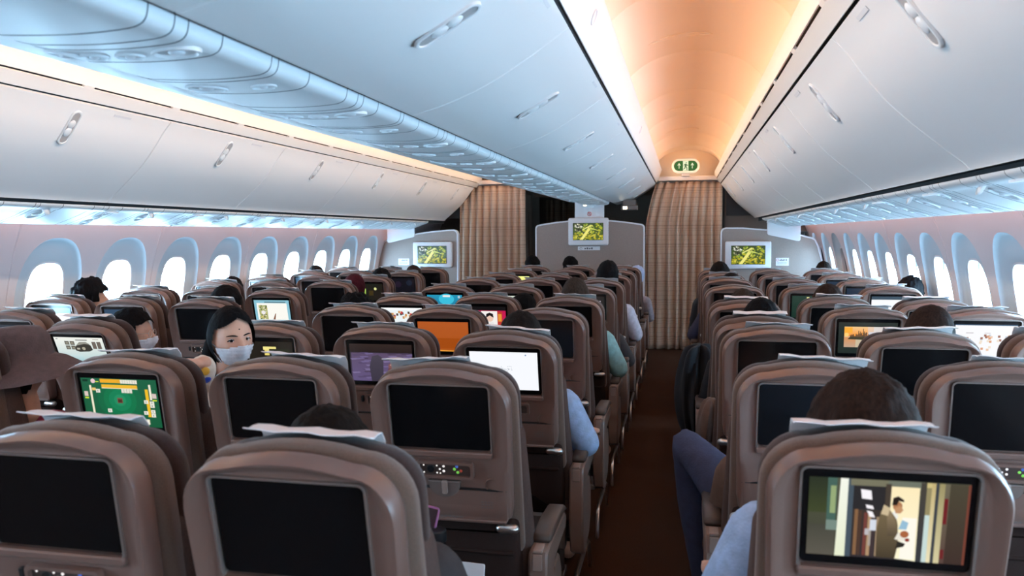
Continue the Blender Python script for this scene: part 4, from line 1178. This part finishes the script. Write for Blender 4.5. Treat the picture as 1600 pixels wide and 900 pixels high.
# ------------------------------------------------------------------ people
def remesh(mb, name, vox, sm=3):
    me = bpy.data.meshes.new('tmp'); me.from_pydata(mb.V, [], mb.F)
    bm = bmesh.new(); bm.from_mesh(me); bmesh.ops.recalc_face_normals(bm, faces=bm.faces); bm.to_mesh(me); bm.free()
    o = bpy.data.objects.new('tmp', me); col.objects.link(o)
    md = o.modifiers.new('r', 'REMESH'); md.mode = 'VOXEL'; md.voxel_size = vox
    s_ = o.modifiers.new('s', 'SMOOTH'); s_.factor = .5; s_.iterations = sm
    dg = bpy.context.evaluated_depsgraph_get()
    out = bpy.data.meshes.new_from_object(o.evaluated_get(dg))
    out.name = name
    bpy.data.objects.remove(o); bpy.data.meshes.remove(me)
    for p in out.polygons: p.use_smooth = True
    return out

def gz(x, s): return math.exp(-(x / s) ** 2)
def head_fn(scale=1.0, face=True):
    def fn(p, d):
        x, y, z = p
        if z < 0:
            t = min(1, -z / .118)
            x *= 1 - .26 * t ** 1.6
            if d.y < 0: y *= 1 - .45 * t ** 1.3
            else: y *= 1 - .10 * t ** 2
        else:
            if d.y > 0: y *= 1 - .06 * gz(z - .07, .05)
        if face and d.y > 0:
            y += .0225 * gz(x, .011) * gz(z + .024, .020) + .012 * gz(x, .008) * gz(z + .005, .022)      # nose
            y -= .0100 * gz(abs(x) - .031, .015) * gz(z - .006, .012)                                     # eye sockets
            y += .0035 * gz(abs(x) - .03, .02) * gz(z - .028, .009)                                       # brow ridge
            y += .0060 * gz(x, .020) * gz(z + .062, .010) - .004 * gz(x, .02) * gz(z + .073, .006)        # lips
            y += .0080 * gz(x, .02) * gz(z + .100, .016)                                                  # chin
            y += .0040 * gz(abs(x) - .045, .02) * gz(z + .02, .02)                                        # cheeks
        return Vector((x, y, z)) * scale
    return fn
HR = (.076, .097, .120)

def limb(mb, P, r, n=12): mb.tube(P, r, n)
def hand(mb, wrist, dirv, side, curl=.5, upv=Vector((0, 0, 1)), fr=.0085):
    """palm with five separate curled fingers; dirv points from the wrist to the knuckles"""
    d = Vector(dirv).normalized(); u = (Vector(upv) - d * Vector(upv).dot(d)).normalized(); s_ = d.cross(u) * side
    wv = Vector(wrist)
    rot = Matrix((s_, d, u)).transposed()
    mb.ellipsoid(wv + d * .045, (.041, .056, .017), 12, 8, rot)
    for i, (off, ln) in enumerate(((-.030, .062), (-.010, .074), (.010, .070), (.029, .055))):
        b = wv + d * .085 + s_ * off
        pts = [b - d * .02, b, b + (d * .9 - u * curl * .5).normalized() * ln * .45]
        pts.append(pts[-1] + (d * (1 - curl * .7) - u * curl).normalized() * ln * .33)
        pts.append(pts[-1] + (d * (1 - curl * 1.3) - u * curl * 1.2).normalized() * ln * .25)
        mb.tube(pts, [fr * 1.05, fr * 1.05, fr * .95, fr * .88, fr * .75], 8)
    b = wv + d * .025 - s_ * .030
    mb.tube([b, b - s_ * .022 + d * .022 - u * .006, b - s_ * .030 + d * .050 - u * .014, b - s_ * .026 + d * .070 - u * .02], [.012, .011, .0095, .008], 8)

def torso_rings(hip, neck, tw, g):
    """elliptic sections from the hips up to the neck base, turning by tw"""
    hip, neck = Vector(hip), Vector(neck)
    S_ = [(0.0, .165, .125), (.12, .172, .13), (.35, .150, .112), (.62, .168, .118), (.80, .178, .100), (.90, .150, .080), (.97, .085, .066), (1.0, .066, .062)]
    L = []
    for t, a, b in S_:
        c = hip.lerp(neck, t); c.y += .02 * math.sin(math.pi * t)
        an = tw * min(1, t * 1.25); ca, sa = math.cos(an), math.sin(an)
        L.append([c + Vector((ca * (a + g) * math.cos(q) - sa * (b + g) * math.sin(q), sa * (a + g) * math.cos(q) + ca * (b + g) * math.sin(q), 0)) for q in [2 * math.pi * j / 20 for j in range(20)]])
    return L

def person(key, hc, yaw=0, pitch=0, roll=0, tw=0, armL='lap', armR='lap', legs=None, hair='short', vox=.012, seed=1, hip=(0, .37, .535), hs=1.0, nk=.185):
    """meshes for one seated figure, origin on the floor under its seat back"""
    hc = Vector(hc); hip = Vector(hip)
    Rm = Matrix.Rotation(yaw, 3, 'Z') @ Matrix.Rotation(pitch, 3, 'X') @ Matrix.Rotation(roll, 3, 'Y')
    nb = hc + Vector((0, 0, -nk)) + (hip - hc) * .05
    nb.y += .01
    body = MB()
    body.ellipsoid(hc, HR, 48, 36, Rm, head_fn(hs))
    for sx in (-1, 1):
        body.ellipsoid(hc + Rm @ Vector((sx * .0775, -.008, -.004)) * hs, (.010 * hs, .019 * hs, .031 * hs), 10, 8, Rm)
    limb(body, [nb + Vector((0, 0, -.03)), nb + Vector((0, 0, .05)), hc + Rm @ Vector((0, -.018, -.055))], [.062, .056, .054], 14)
    body.loops(torso_rings(hip, nb, tw, 0))
    shirt = MB().loops(torso_rings(hip + Vector((0, 0, .02)), nb + Vector((0, 0, -.012)), tw, .013))
    trousers = MB()
    ct, st = math.cos(tw), math.sin(tw)
    k = hip.lerp(nb, .86)
    hands = {}
    for sx, arm in ((-1, armL), (1, armR)):
        sh = k + Vector((ct * sx * .165, st * sx * .165, 0))
        if arm == 'lap': el, wr, hd = sh + Vector((sx * .055, .06, -.26)), Vector((sx * .10, .60, .645)), Vector((-sx * .35, .9, -.1))
        elif arm == 'rest': el, wr, hd = Vector((sx * .262, .30, .675)), Vector((sx * .245, .56, .665)), Vector((0, 1, -.1))
        else: el, wr, hd = Vector(arm[0]), Vector(arm[1]), Vector(arm[2])
        up_ = Vector(arm[3]) if not isinstance(arm, str) and len(arm) > 3 else Vector((0, 0, 1))
        limb(body, [sh, sh.lerp(el, .5), el, el.lerp(wr, .35), wr], [.056, .048, .041, .040, .027])
        hand(body, wr, hd, sx, .55, up_)
        cf = .60 if arm == 'rest' else .92
        q = el.lerp(wr, cf) if arm != 'rest' else el
        P = [sh, sh.lerp(el, .5), el] + ([q] if arm != 'rest' else [])
        if arm == 'rest': P = [sh, sh.lerp(el, .5), sh.lerp(el, .92)]
        limb(shirt, P, [.075, .066, .060] + ([.046] if arm != 'rest' else []))
    lg = legs or {}
    for sx in (-1, 1):
        kn, an = lg.get(sx, (Vector((sx * .13, .735, .545)), Vector((sx * .13, .70, .10))))
        kn, an = Vector(kn), Vector(an)
        hp = hip + Vector((sx * .085, .01, 0))
        limb(body, [hp, hp.lerp(kn, .5), kn, kn.lerp(an, .35), an], [.088, .076, .056, .056, .036])
        body.tube([an + Vector((0, -.03, -.05)), an + Vector((0, .06, -.055)), an + Vector((sx * .01, .15, -.065))], [.036, .036, .028], 10)
        limb(trousers, [hp, hp.lerp(kn, .5), kn, kn.lerp(an, .35), an + Vector((0, 0, .03))], [.098, .086, .067, .066, .05])
    trousers.ellipsoid(hip + Vector((0, .02, 0)), (.185, .15, .10), 16, 10)
    out = {'body': remesh(body, 'person', vox), 'shirt': remesh(shirt, 'shirt', max(vox, .012), 2), 'trousers': remesh(trousers, 'trousers', .016, 2)}
    # hair
    hm = MB()
    def hfn(p, d):
        q = head_fn(1.0, False)(p, d)
        nz = noise.noise(Vector((d.x * 5, d.y * 5, d.z * 2.5 + seed * 3.1)))
        nz2 = noise.noise(Vector((d.x * 17, d.y * 17, d.z * 7 + seed)))
        g = {'short': .012, 'curly': .022, 'full': .024, 'grey': .009, 'long': .014}.get(hair, .012)
        a = {'curly': .016, 'full': .007, 'short': .005, 'grey': .004, 'long': .003}.get(hair, .005)
        gg = g + a * nz + a * .5 * nz2
        if hair in ('short', 'curly') and d.z > .3: gg += .006
        return q + d * gg
    V0, F0 = [], []
    t = MB().ellipsoid((0, 0, 0), HR, *((150, 100) if vox < .01 else (64, 42)), None, hfn)
    keep = []
    for f in t.F:
        c = sum((Vector(t.V[i]) for i in f), Vector()) / len(f)
        if hair == 'long': line = .094 - .55 * abs(c.x) if c.y > .030 else (-.115 if c.y < .004 else -.115 + ((c.y - .004) / .026) ** 1.5 * .17)
        elif hair == 'grey': line = .07 if c.y > .03 else (.02 if c.y > -.01 else -.08)
        else: line = .062 + .01 * math.sin(c.x * 60) if c.y > .045 else (.005 if c.y > .0 else (-.01 if c.y > -.022 else -.088))
        if c.z > line: keep.append(f)
    hm.add([hc + Rm @ Vector(v) * hs for v in t.V], keep)
    bm = bmesh.new(); me = me_from('hair', hm.V, hm.F, True, 180); bm.from_mesh(me)
    bmesh.ops.delete(bm, geom=[v for v in bm.verts if not v.link_faces], context='VERTS'); bm.to_mesh(me); bm.free()
    out['hair'] = me
    out['hc'], out['Rm'] = hc, Rm
    return out

PT_ = {}
def template(key):
    if key not in PT_:
        A = dict(plain=dict(hc=(0, .265, 1.115)), restR=dict(hc=(0, .265, 1.115), armR='rest', seed=2), restL=dict(hc=(0, .265, 1.115), armL='rest', seed=3),
                 curly=dict(hc=(0, .265, 1.115), hair='curly', seed=4), full=dict(hc=(0, .265, 1.115), hair='full', armL='rest', seed=9, nk=.145), grey=dict(hc=(0, .265, 1.115), hair='grey', armR='rest', seed=5), long=dict(hc=(0, .265, 1.115), hair='long', seed=6))[key]
        PT_[key] = person(key, **A)
    return PT_[key]

def put_person(b, c, k, key, hx, hz, hair, shirt, trousers, label, skin='skin', yaw=0, P=None, dy=0.0):
    xm, y0, _ = BLOCK[b]
    x, y = xm + c * SP, y0 + k * PT
    P = P or template(key)
    o = obj('person', P['body'], skin)
    sz = 1.0
    if hz is not None:
        sz = (hz) / 1.115
        dx = hx - x
        # lean sideways about the hips so that the head comes out where it belongs
        o.rotation_euler = (0, math.atan2(dx, .58 * sz) if abs(dx) > .03 else 0, yaw)
        o.scale = (1, 1, sz)
        q = Matrix.Rotation(o.rotation_euler.y, 3, 'Y') @ Vector((0, 0, .535))
        o.location = (x + (dx if abs(dx) <= .03 else 0) - q.x, y + dy, (.535 - q.z))
    else:
        o.location = (x, y, 0)
    if (b, c) in (('R', 1), ('L', -1)): o.scale.x = .88
    if key == 'full': o.scale.x = 1.10
    o['label'] = label; o['category'] = 'person'
    obj('cap' if hair.startswith('cloth') else 'headscarf' if hair == 'hair_maroon' else 'hair', P['hair'], hair, o); obj('shirt', P['shirt'], shirt, o); obj('trousers', P['trousers'], trousers, o)
    return o

put_person('C', 1, 0, 'plain', 0.42, 1.019, 'hair_dark', 'cloth_dark', 'cloth_dark', 'dark-haired person in the nearest centre seat, only crown of head showing')
put_person('C', 1, 2, 'restR', 0.487, 1.049, 'hair_dark', 'cloth_lightblue', 'cloth_dark', 'person in light blue short sleeves behind the seat with a white page')
put_person('C', 0, 4, 'plain', 0.18, 1.030, 'hair_black', 'cloth_dark', 'cloth_dark', 'dark-haired person leaning right beside the seat with red advert')
put_person('C', 1, 4, 'grey', 0.49, 1.099, 'hair_grey', 'cloth_teal', 'cloth_brown', 'balding person in teal shirt with elbow out over the aisle armrest')
put_person('C', 1, 5, 'restR', 0.487, 0.97, 'hair_dark', 'cloth_dark', 'cloth_dark', 'person in dark brown sleeves slouched between teal and white shirts')
put_person('C', 1, 6, 'restR', 0.53, 1.136, 'hair_black', 'cloth_white', 'cloth_dark', 'tall black-haired person in white shirt by the aisle')
put_person('C', 0, 9, 'plain', -0.1, 1.114, 'hair_black', 'cloth_dark', 'cloth_dark', 'dark head before the centre partition, middle seat of the front row')
put_person('C', -1, 9, 'plain', -0.53, 1.114, 'hair_black', 'cloth_dark', 'cloth_dark', 'dark head before the centre partition, next to the left aisle')
put_person('C', 1, 9, 'restR', 0.63, 1.030, 'cloth_paleblue', 'cloth_grey', 'cloth_dark', 'person in pale blue cap and grey top in front row beside right curtain')
put_person('C', -1, 3, 'curly', -0.56, 1.047, 'hair_black', 'cloth_dark', 'cloth_dark', 'black-haired person behind dark screen, centre block left column')
put_person('C', -1, 5, 'plain', -0.55, 1.004, 'hair_black', 'cloth_dark', 'cloth_dark', 'person with barely visible dark hair behind the cyan menu seat')
put_person('L', 1, 3, 'plain', -1.53, 1.064, 'hair_black', 'cloth_dark', 'cloth_dark', 'black-haired person just beyond the masked woman, left aisle column')
put_person('L', -1, 5, 'plain', -2.48, 1.029, 'hair_black', 'cloth_dark', 'cloth_dark', 'person by the left window wall, sliver of black hair over seat top')
put_person('L', -1, 7, 'plain', -2.53, 1.057, 'hair_dark', 'cloth_dark', 'cloth_dark', 'dark-haired person by the left windows, second row from the partition')
put_person('L', 1, 5, 'long', -1.42, 1.064, 'hair_maroon', 'cloth_red', 'cloth_dark', 'person with maroon headscarf in the left aisle column')
put_person('L', 1, 6, 'plain', -1.51, 1.063, 'hair_black', 'cloth_dark', 'cloth_dark', 'dark-haired person next to maroon headscarf, one row further on')
put_person('L', 1, 7, 'grey', -1.49, 1.065, 'hair_grey', 'cloth_dark', 'cloth_dark', 'person with thin brown hair before the left-hand monitor')
put_person('L', 0, 8, 'plain', -2.02, 1.02, 'hair_black', 'cloth_black', 'cloth_dark', 'dark-haired person in left front row, middle seat')
r0 = put_person('R', -1, 0, 'full', 1.475, 1.068, 'hair_brown', 'cloth_lightblue', 'cloth_navy', 'person in light blue sweater with full brown hair, seat with film')
put_person('R', -1, 3, 'plain', 1.5, 1.035, 'hair_black', 'cloth_black', 'cloth_dark', 'black-haired person behind white paper, right block aisle column')
put_person('R', -1, 4, 'grey', 1.47, 1.032, 'hair_grey', 'cloth_brown', 'cloth_dark', 'grey-brown head seen against a dark screen, right block aisle column')
put_person('R', -1, 6, 'restL', 1.49, 1.041, 'hair_dark', 'cloth_navy', 'cloth_dark', 'person in navy top with hand out in aisle, right block')
put_person('R', -1, 7, 'plain', 1.44, 1.095, 'hair_dark', 'cloth_black', 'cloth_dark', 'dark-haired person nearest the right-hand curtain edge')
put_person('R', 0, 4, 'plain', 1.95, 1.053, 'hair_brown', 'cloth_dark', 'cloth_dark', 'brown-haired person behind raised white headrest paper, right block')
put_person('R', 1, 5, 'curly', 2.6, 1.071, 'hair_black', 'cloth_dark', 'cloth_dark', 'person with round black hair against the right-hand windows')
put_person('R', 1, 8, 'plain', 2.45, 1.073, 'hair_dark', 'cloth_dark', 'cloth_dark', 'dark head beside the white edge of the right-hand partition')
put_person('R', 0, 2, 'long', 2.045, 1.082, 'hair_brown', 'cloth_black', 'cloth_dark', 'person with long brown hair leaning right beside catalogue page seat')

# --- people whose pose or face shows
PL = {'C': 1}
def patch(pred, off, hc, Rm, hs, n=72, m=48, bump=None):
    """a piece of the head's surface, lifted off it (masks, brows)"""
    fn = head_fn(1.0, True)
    def g(p, d):
        q = fn(p, d)
        return q + d * (off + (bump(q) if bump else 0))
    t = MB().ellipsoid((0, 0, 0), HR, n, m, None, g)
    keep = [f for f in t.F if pred(sum((Vector(t.V[i]) for i in f), Vector()) / len(f))]
    V = [hc + Rm @ Vector(v) * hs for v in t.V]
    me = me_from('patch', V, keep, True, 180)
    bm = bmesh.new(); bm.from_mesh(me)
    bmesh.ops.delete(bm, geom=[v for v in bm.verts if not v.link_faces], context='VERTS'); bm.to_mesh(me); bm.free()
    return me
def face_mask(o, P, hs=1.0):
    hc, Rm = P['hc'], P['Rm']
    H = lambda x, y, z: hc + Rm @ Vector((x, y, z)) * hs
    fn = head_fn(1.0, False)
    def g(p, d):
        q = fn(p, d)
        if d.y > 0: q.y += .020 * gz(q.x, .02) * gz(q.z + .03, .035) + .006 * gz(q.x, .04)
        return q + d * (.006 + .0012 * math.sin(q.z * 420))
    t = MB().ellipsoid((0, 0, 0), HR, 96, 72, None, g)
    keep = []
    for f in t.F:
        c = sum((Vector(t.V[i]) for i in f), Vector()) / len(f)
        if c.y > .028 and -.108 < c.z < -.010 - .010 * min(1, abs(c.x) / .05): keep.append(f)
    me = me_from('face_mask', [H(*v) for v in t.V], keep, True, 180)
    bm = bmesh.new(); bm.from_mesh(me)
    bmesh.ops.delete(bm, geom=[v for v in bm.verts if not v.link_faces], context='VERTS'); bm.to_mesh(me); bm.free()
    mk = obj('face_mask', me, 'mask_white', o, label='white pleated face mask')
    mk.modifiers.new('thickness', 'SOLIDIFY').thickness = .0015
    for sx in (-1, 1):
        obj('ear_loop', MB().tube([H(sx * .062, .032, -.030), H(sx * .078, .012, -.012), H(sx * .086, -.008, .004)], .0014, 6).tube([H(sx * .056, .030, -.085), H(sx * .074, .010, -.050), H(sx * .084, -.012, -.028)], .0014, 6).me('ear_loop'), 'mask_white', mk, kind='stuff')
def eyes(o, P, hs, target):
    hc, Rm = P['hc'], P['Rm']
    H = lambda x, y, z: hc + Rm @ Vector((x, y, z)) * hs
    for sx in (-1, 1):
        c = H(sx * .0305, .0745, .0055)
        look = (Vector(target) - c).normalized()
        e = obj('eye', MB().ellipsoid(c, (.0118 * hs, .0118 * hs, .0118 * hs), 16, 12).me('eye'), 'eyewhite', o)
        q = look.to_track_quat('Y', 'Z').to_matrix()
        obj('iris', MB().ellipsoid(c + look * .0092 * hs, (.0066 * hs, .0034 * hs, .0066 * hs), 14, 8, q).me('iris'), 'iris', e)
        for up_, r_ in ((1, .0022), (-1, .0013)):   # eyelid lines
            pts = [H(sx * .0305 + .0150 * math.cos(a), .0868 - .010 * abs(math.cos(a)) ** 2 * 1.2, .0052 + up_ * (.0050 if up_ > 0 else .0040) * math.sin(a)) for a in [math.pi * i / 8 for i in range(9)]]
            obj('eyelid', MB().tube(pts, r_ * hs, 6).me('eyelid'), 'hair_black' if up_ > 0 else 'skinf', o)
        pts = [H(sx * (.013 + .036 * t), .0935 - .016 * t * t - .005 * t, .0245 + .0045 * math.sin(math.pi * t * .8) - .002 * t) for t in [i / 7 for i in range(8)]]
        obj('eyebrow', MB().tube(pts, [.0014, .0022, .0026, .0026, .0025, .0022, .0018, .001], 6).me('eyebrow'), 'hair_black', o)

WH = .86
PW = person('woman', (.082, .455, 1.128), yaw=R(-126), pitch=R(-3), roll=R(3), tw=R(-96), hair='long', nk=.150, vox=.0062, hs=WH, seed=12,
            armL=((-.10, .46, .86), (.075, .30, 1.065), (-.55, -.75, .12)), armR='lap')
wo = put_person('C', -1, 1, None, None, None, 'hair_black', 'cloth_cream', 'cloth_dark', 'woman in white mask and cream uniform twisting round to look back', 'skinf', 0, PW)
CL = CAM - Vector(wo.location)
eyes(wo, PW, WH, CL)
face_mask(wo, PW, WH)
H = lambda x, y, z: PW['hc'] + PW['Rm'] @ Vector((x, y, z)) * WH
obj('mole', MB().ellipsoid(H(.004, .0935, .052), (.0022, .0022, .0022), 8, 6).me('mole'), 'hair_black', wo)
obj('plait', MB().tube([H(.055, -.05, -.02), H(.072, -.045, -.08), H(.075, -.035, -.14), H(.078, -.02, -.20), H(.08, 0, -.26)], [.03, .034, .028, .022, .012], 12).me('plait'), 'hair_black', wo)
from mathutils.bvhtree import BVHTree
sm = PW['shirt']
bv = BVHTree.FromPolygons([v.co for v in sm.vertices], [tuple(p.vertices) for p in sm.polygons])
def on_shirt(p, lift=.004):
    q, n, _, _ = bv.find_nearest(Vector(p))
    return q + n * lift, n
for p, m_, nm in (((.070, .3145, 1.038), 'badge_yellow', 'yellow round badge'), ((.074, .3145, 1.010), 'badge_blue', 'blue round badge')):
    if m_ not in M: M[m_] = mat(m_, (.75, .42, .05) if 'yellow' in m_ else (.02, .06, .42), .3)
    dv = Vector((-.059, .09, -.017)).normalized()
    q, n, _, _ = bv.ray_cast(Vector(p) - dv * .25, dv)
    if q is None: q, n, _, _ = bv.find_nearest(Vector(p))
    obj('badge', MB().ellipsoid(q + n * .002, (.014, .006, .014), 14, 10, n.to_track_quat('Y', 'Z').to_matrix()).me('badge'), m_, wo, label=nm)
V, F = [], []
for lift in (.004, .008):
    for a in range(5):
        for b_ in range(5):
            t, u = a / 4, b_ / 4
            V.append(on_shirt((.045 + .085 * u * (1 - .5 * t) + .03 * t, .36 - .04 * u + .0 * t, .975 - .10 * t), lift)[0])
for a in range(4):
    for b_ in range(4):
        c0 = a * 5 + b_
        F += [(c0, c0 + 1, c0 + 6, c0 + 5), (25 + c0, 25 + c0 + 5, 25 + c0 + 6, 25 + c0 + 1)]
for e in [(k, k + 1) for k in range(4)] + [(20 + k, 21 + k) for k in range(4)] + [(5 * k, 5 * k + 5) for k in range(4)] + [(5 * k + 4, 5 * k + 9) for k in range(4)]:
    F.append((e[0], e[1], e[1] + 25, e[0] + 25))
obj('collar_flap', me_from('collar_flap', V, F), 'cloth_white', wo, label='white collar flap')

PM = person('man', (-.055, .30, .995), yaw=R(-72), tw=R(-12), vox=.0075, seed=21)
mo = put_person('L', 1, 2, None, None, None, 'hair_black', 'cloth_grey', 'cloth_dark', 'man in glasses and white mask seen in profile past the car dashboard seat', 'skin', 0, PM)
face_mask(mo, PM)
H = lambda x, y, z: PM['hc'] + PM['Rm'] @ Vector((x, y, z))
gl = MB()
for sx in (-1, 1):
    gl.tube([H(sx * .032 + .022 * math.cos(t * .5236), .098, .004 + .017 * math.sin(t * .5236)) for t in range(13)], .0012, 6, False)
    gl.tube([H(sx * .054, .094, .008), H(sx * .076, .04, .010), H(sx * .084, -.012, .010), H(sx * .082, -.03, -.004)], .0014, 6)
gl.tube([H(-.010, .099, .008), H(.010, .099, .008)], .0012, 6)
obj('glasses', gl.me('glasses'), 'metal', mo, kind='stuff')

face_mask(r0, PT_['full'])
PK = person('knee', (0, .265, .96), legs={-1: ((-.315, .60, .735), (-.235, .68, .12))}, seed=23)
put_person('R', -1, 1, None, None, None, 'hair_dark', 'cloth_brown', 'cloth_navy', 'person in navy trousers, one knee out in the right-hand aisle', 'skin', 0, PK)
PC = person('tousled', (.02, .28, 1.085), yaw=R(-40), hair='curly', seed=31, armR=((.26, .36, .80), (.115, .345, 1.0), (-.25, -.05, 1)))
put_person('L', -1, 3, None, None, None, 'hair_black', 'cloth_dark', 'cloth_dark', 'person with tousled black hair and hand to ear by the left windows', 'skin', 0, PC)
PH = person('hat', (.12, .24, .985), yaw=R(-30), tw=R(-10), seed=33, hair='long')
ho = put_person('L', 1, 1, None, None, None, 'hair_dark', 'cloth_red', 'cloth_dark', 'person in brown wide-brimmed hat and red top at the left aisle', 'skin', 0, PH)
hb = MB()
c = PH['hc']
L = []
for r_, dz in ((.02, .155), (.07, .150), (.098, .12), (.106, .07), (.112, .045), (.15, .02), (.225, -.026), (.23, -.032), (.22, -.026), (.14, .012), (.10, .036)):
    L.append([c + Vector((r_ * math.cos(a) * (1.0 + .12 * math.cos(a)), r_ * math.sin(a), dz + (.02 * math.sin(2 * a + 1) if r_ > .13 else 0))) for a in [2 * math.pi * i / 28 for i in range(28)]])
obj('hat', hb.loops(L).me('hat', True, 60), 'hat_brown', ho, label='brown hat with drooping brim')

# --- loose things
def drape(name, label, cat, m, rings, seed, n=26, amp=.018):
    """a hanging garment: closed folds that hang from a support"""
    L = []
    for (x, y, z, a, b) in rings:
        P = []
        for i in range(n):
            q = 2 * math.pi * i / n
            k = 1 + amp / max(a, .03) * (noise.noise(Vector((math.cos(q) * 2.2, math.sin(q) * 2.2, z * 2.5 + seed))) * 1.6 + .5 * math.sin(5 * q + z * 6))
            P.append((x + a * k * math.cos(q), y + b * k * math.sin(q), z))
        L.append(P)
    me = MB().loops(L).me(name, True, 80)
    o = obj(name, me, m, None, None, None, label=label, category=cat)
    sb = o.modifiers.new('smooth', 'SUBSURF'); sb.levels = 1; sb.render_levels = 1
    return o
drape('jacket', 'black jacket hanging over an aisle armrest of the right block', 'jacket', 'cloth_black',
      [(1.215, 4.40, .885, .02, .06), (1.205, 4.42, .87, .055, .13), (1.20, 4.44, .80, .075, .17), (1.185, 4.45, .70, .085, .19), (1.175, 4.46, .58, .085, .18), (1.18, 4.46, .45, .075, .16), (1.19, 4.46, .37, .05, .13), (1.195, 4.46, .35, .02, .06)], 3.0, 40, .034)
drape('jacket', 'brown jacket draped beside an aisle seat of the right block', 'jacket', 'cloth_brown',
      [(1.235, 3.36, .80, .01, .03), (1.235, 3.36, .79, .035, .07), (1.225, 3.36, .70, .05, .10), (1.215, 3.37, .62, .045, .09), (1.215, 3.38, .54, .03, .06), (1.215, 3.38, .50, .01, .03)], 7.0)
root = thing('phone', (.452, 1.93, .70), 'pink-cased phone stood in the seat pocket behind the nearest centre seat', 'phone')
pm = Matrix.Rotation(R(-16), 4, 'X') @ Matrix.Rotation(R(9), 4, 'Y')
def tilt(o): o.matrix_local = pm; return o
if 'pink' not in M: M['pink'] = mat('pink_phone_case', (.32, .10, .22), .4)
tilt(obj('case', MB().plate(rrect(0, 0, .039, .08, .010, 4), 0, .010, .002).me('case'), 'pink', root))
pa = Art(.070, .150)
pa.rect(0, 0, 1, 1, S(38, 26, 34))
for i in range(6): pa.rect(.12, .86 - i * .13, .5 + .3 * (i % 2), .885 - i * .13, S(120, 100, 116))
tilt(obj('display', pa.me(), None, root))
root = thing('bottle', (.50, 1.93, .60), 'dark bottle with silver ring in the pocket of the nearest aisle seat', 'bottle')
bt = MB().loops([[(r_ * math.cos(a), r_ * math.sin(a), z) for a in [2 * math.pi * i / 20 for i in range(20)]] for r_, z in ((.03, -.10), (.036, -.09), (.036, .04), (.033, .06), (.022, .085), (.022, .09))])
obj('body', bt.me('body'), 'glass_off', root)
obj('cap', MB().loops([[(r_ * math.cos(a), r_ * math.sin(a), z) for a in [2 * math.pi * i / 20 for i in range(20)]] for r_, z in ((.024, .09), (.025, .092), (.025, .118), (.022, .121))]).me('cap'), 'black', root)
obj('ring', MB().loops([[(r_ * math.cos(a), r_ * math.sin(a), z) for a in [2 * math.pi * i / 20 for i in range(20)]] for r_, z in ((.037, .03), (.0372, .031), (.0372, .036), (.037, .037))], False, False).me('ring'), 'metal', root)
root = thing('magazine', (.52, 1.985, .50), 'white magazine sticking up from the pocket of the nearest aisle seat', 'magazine')
mg = obj('pages', MB().plate(rrect(0, 0, .085, .11, .004, 2), 0, .006, .001).me('pages'), 'paper', root); mg.rotation_euler = (R(-9), R(2), 0)
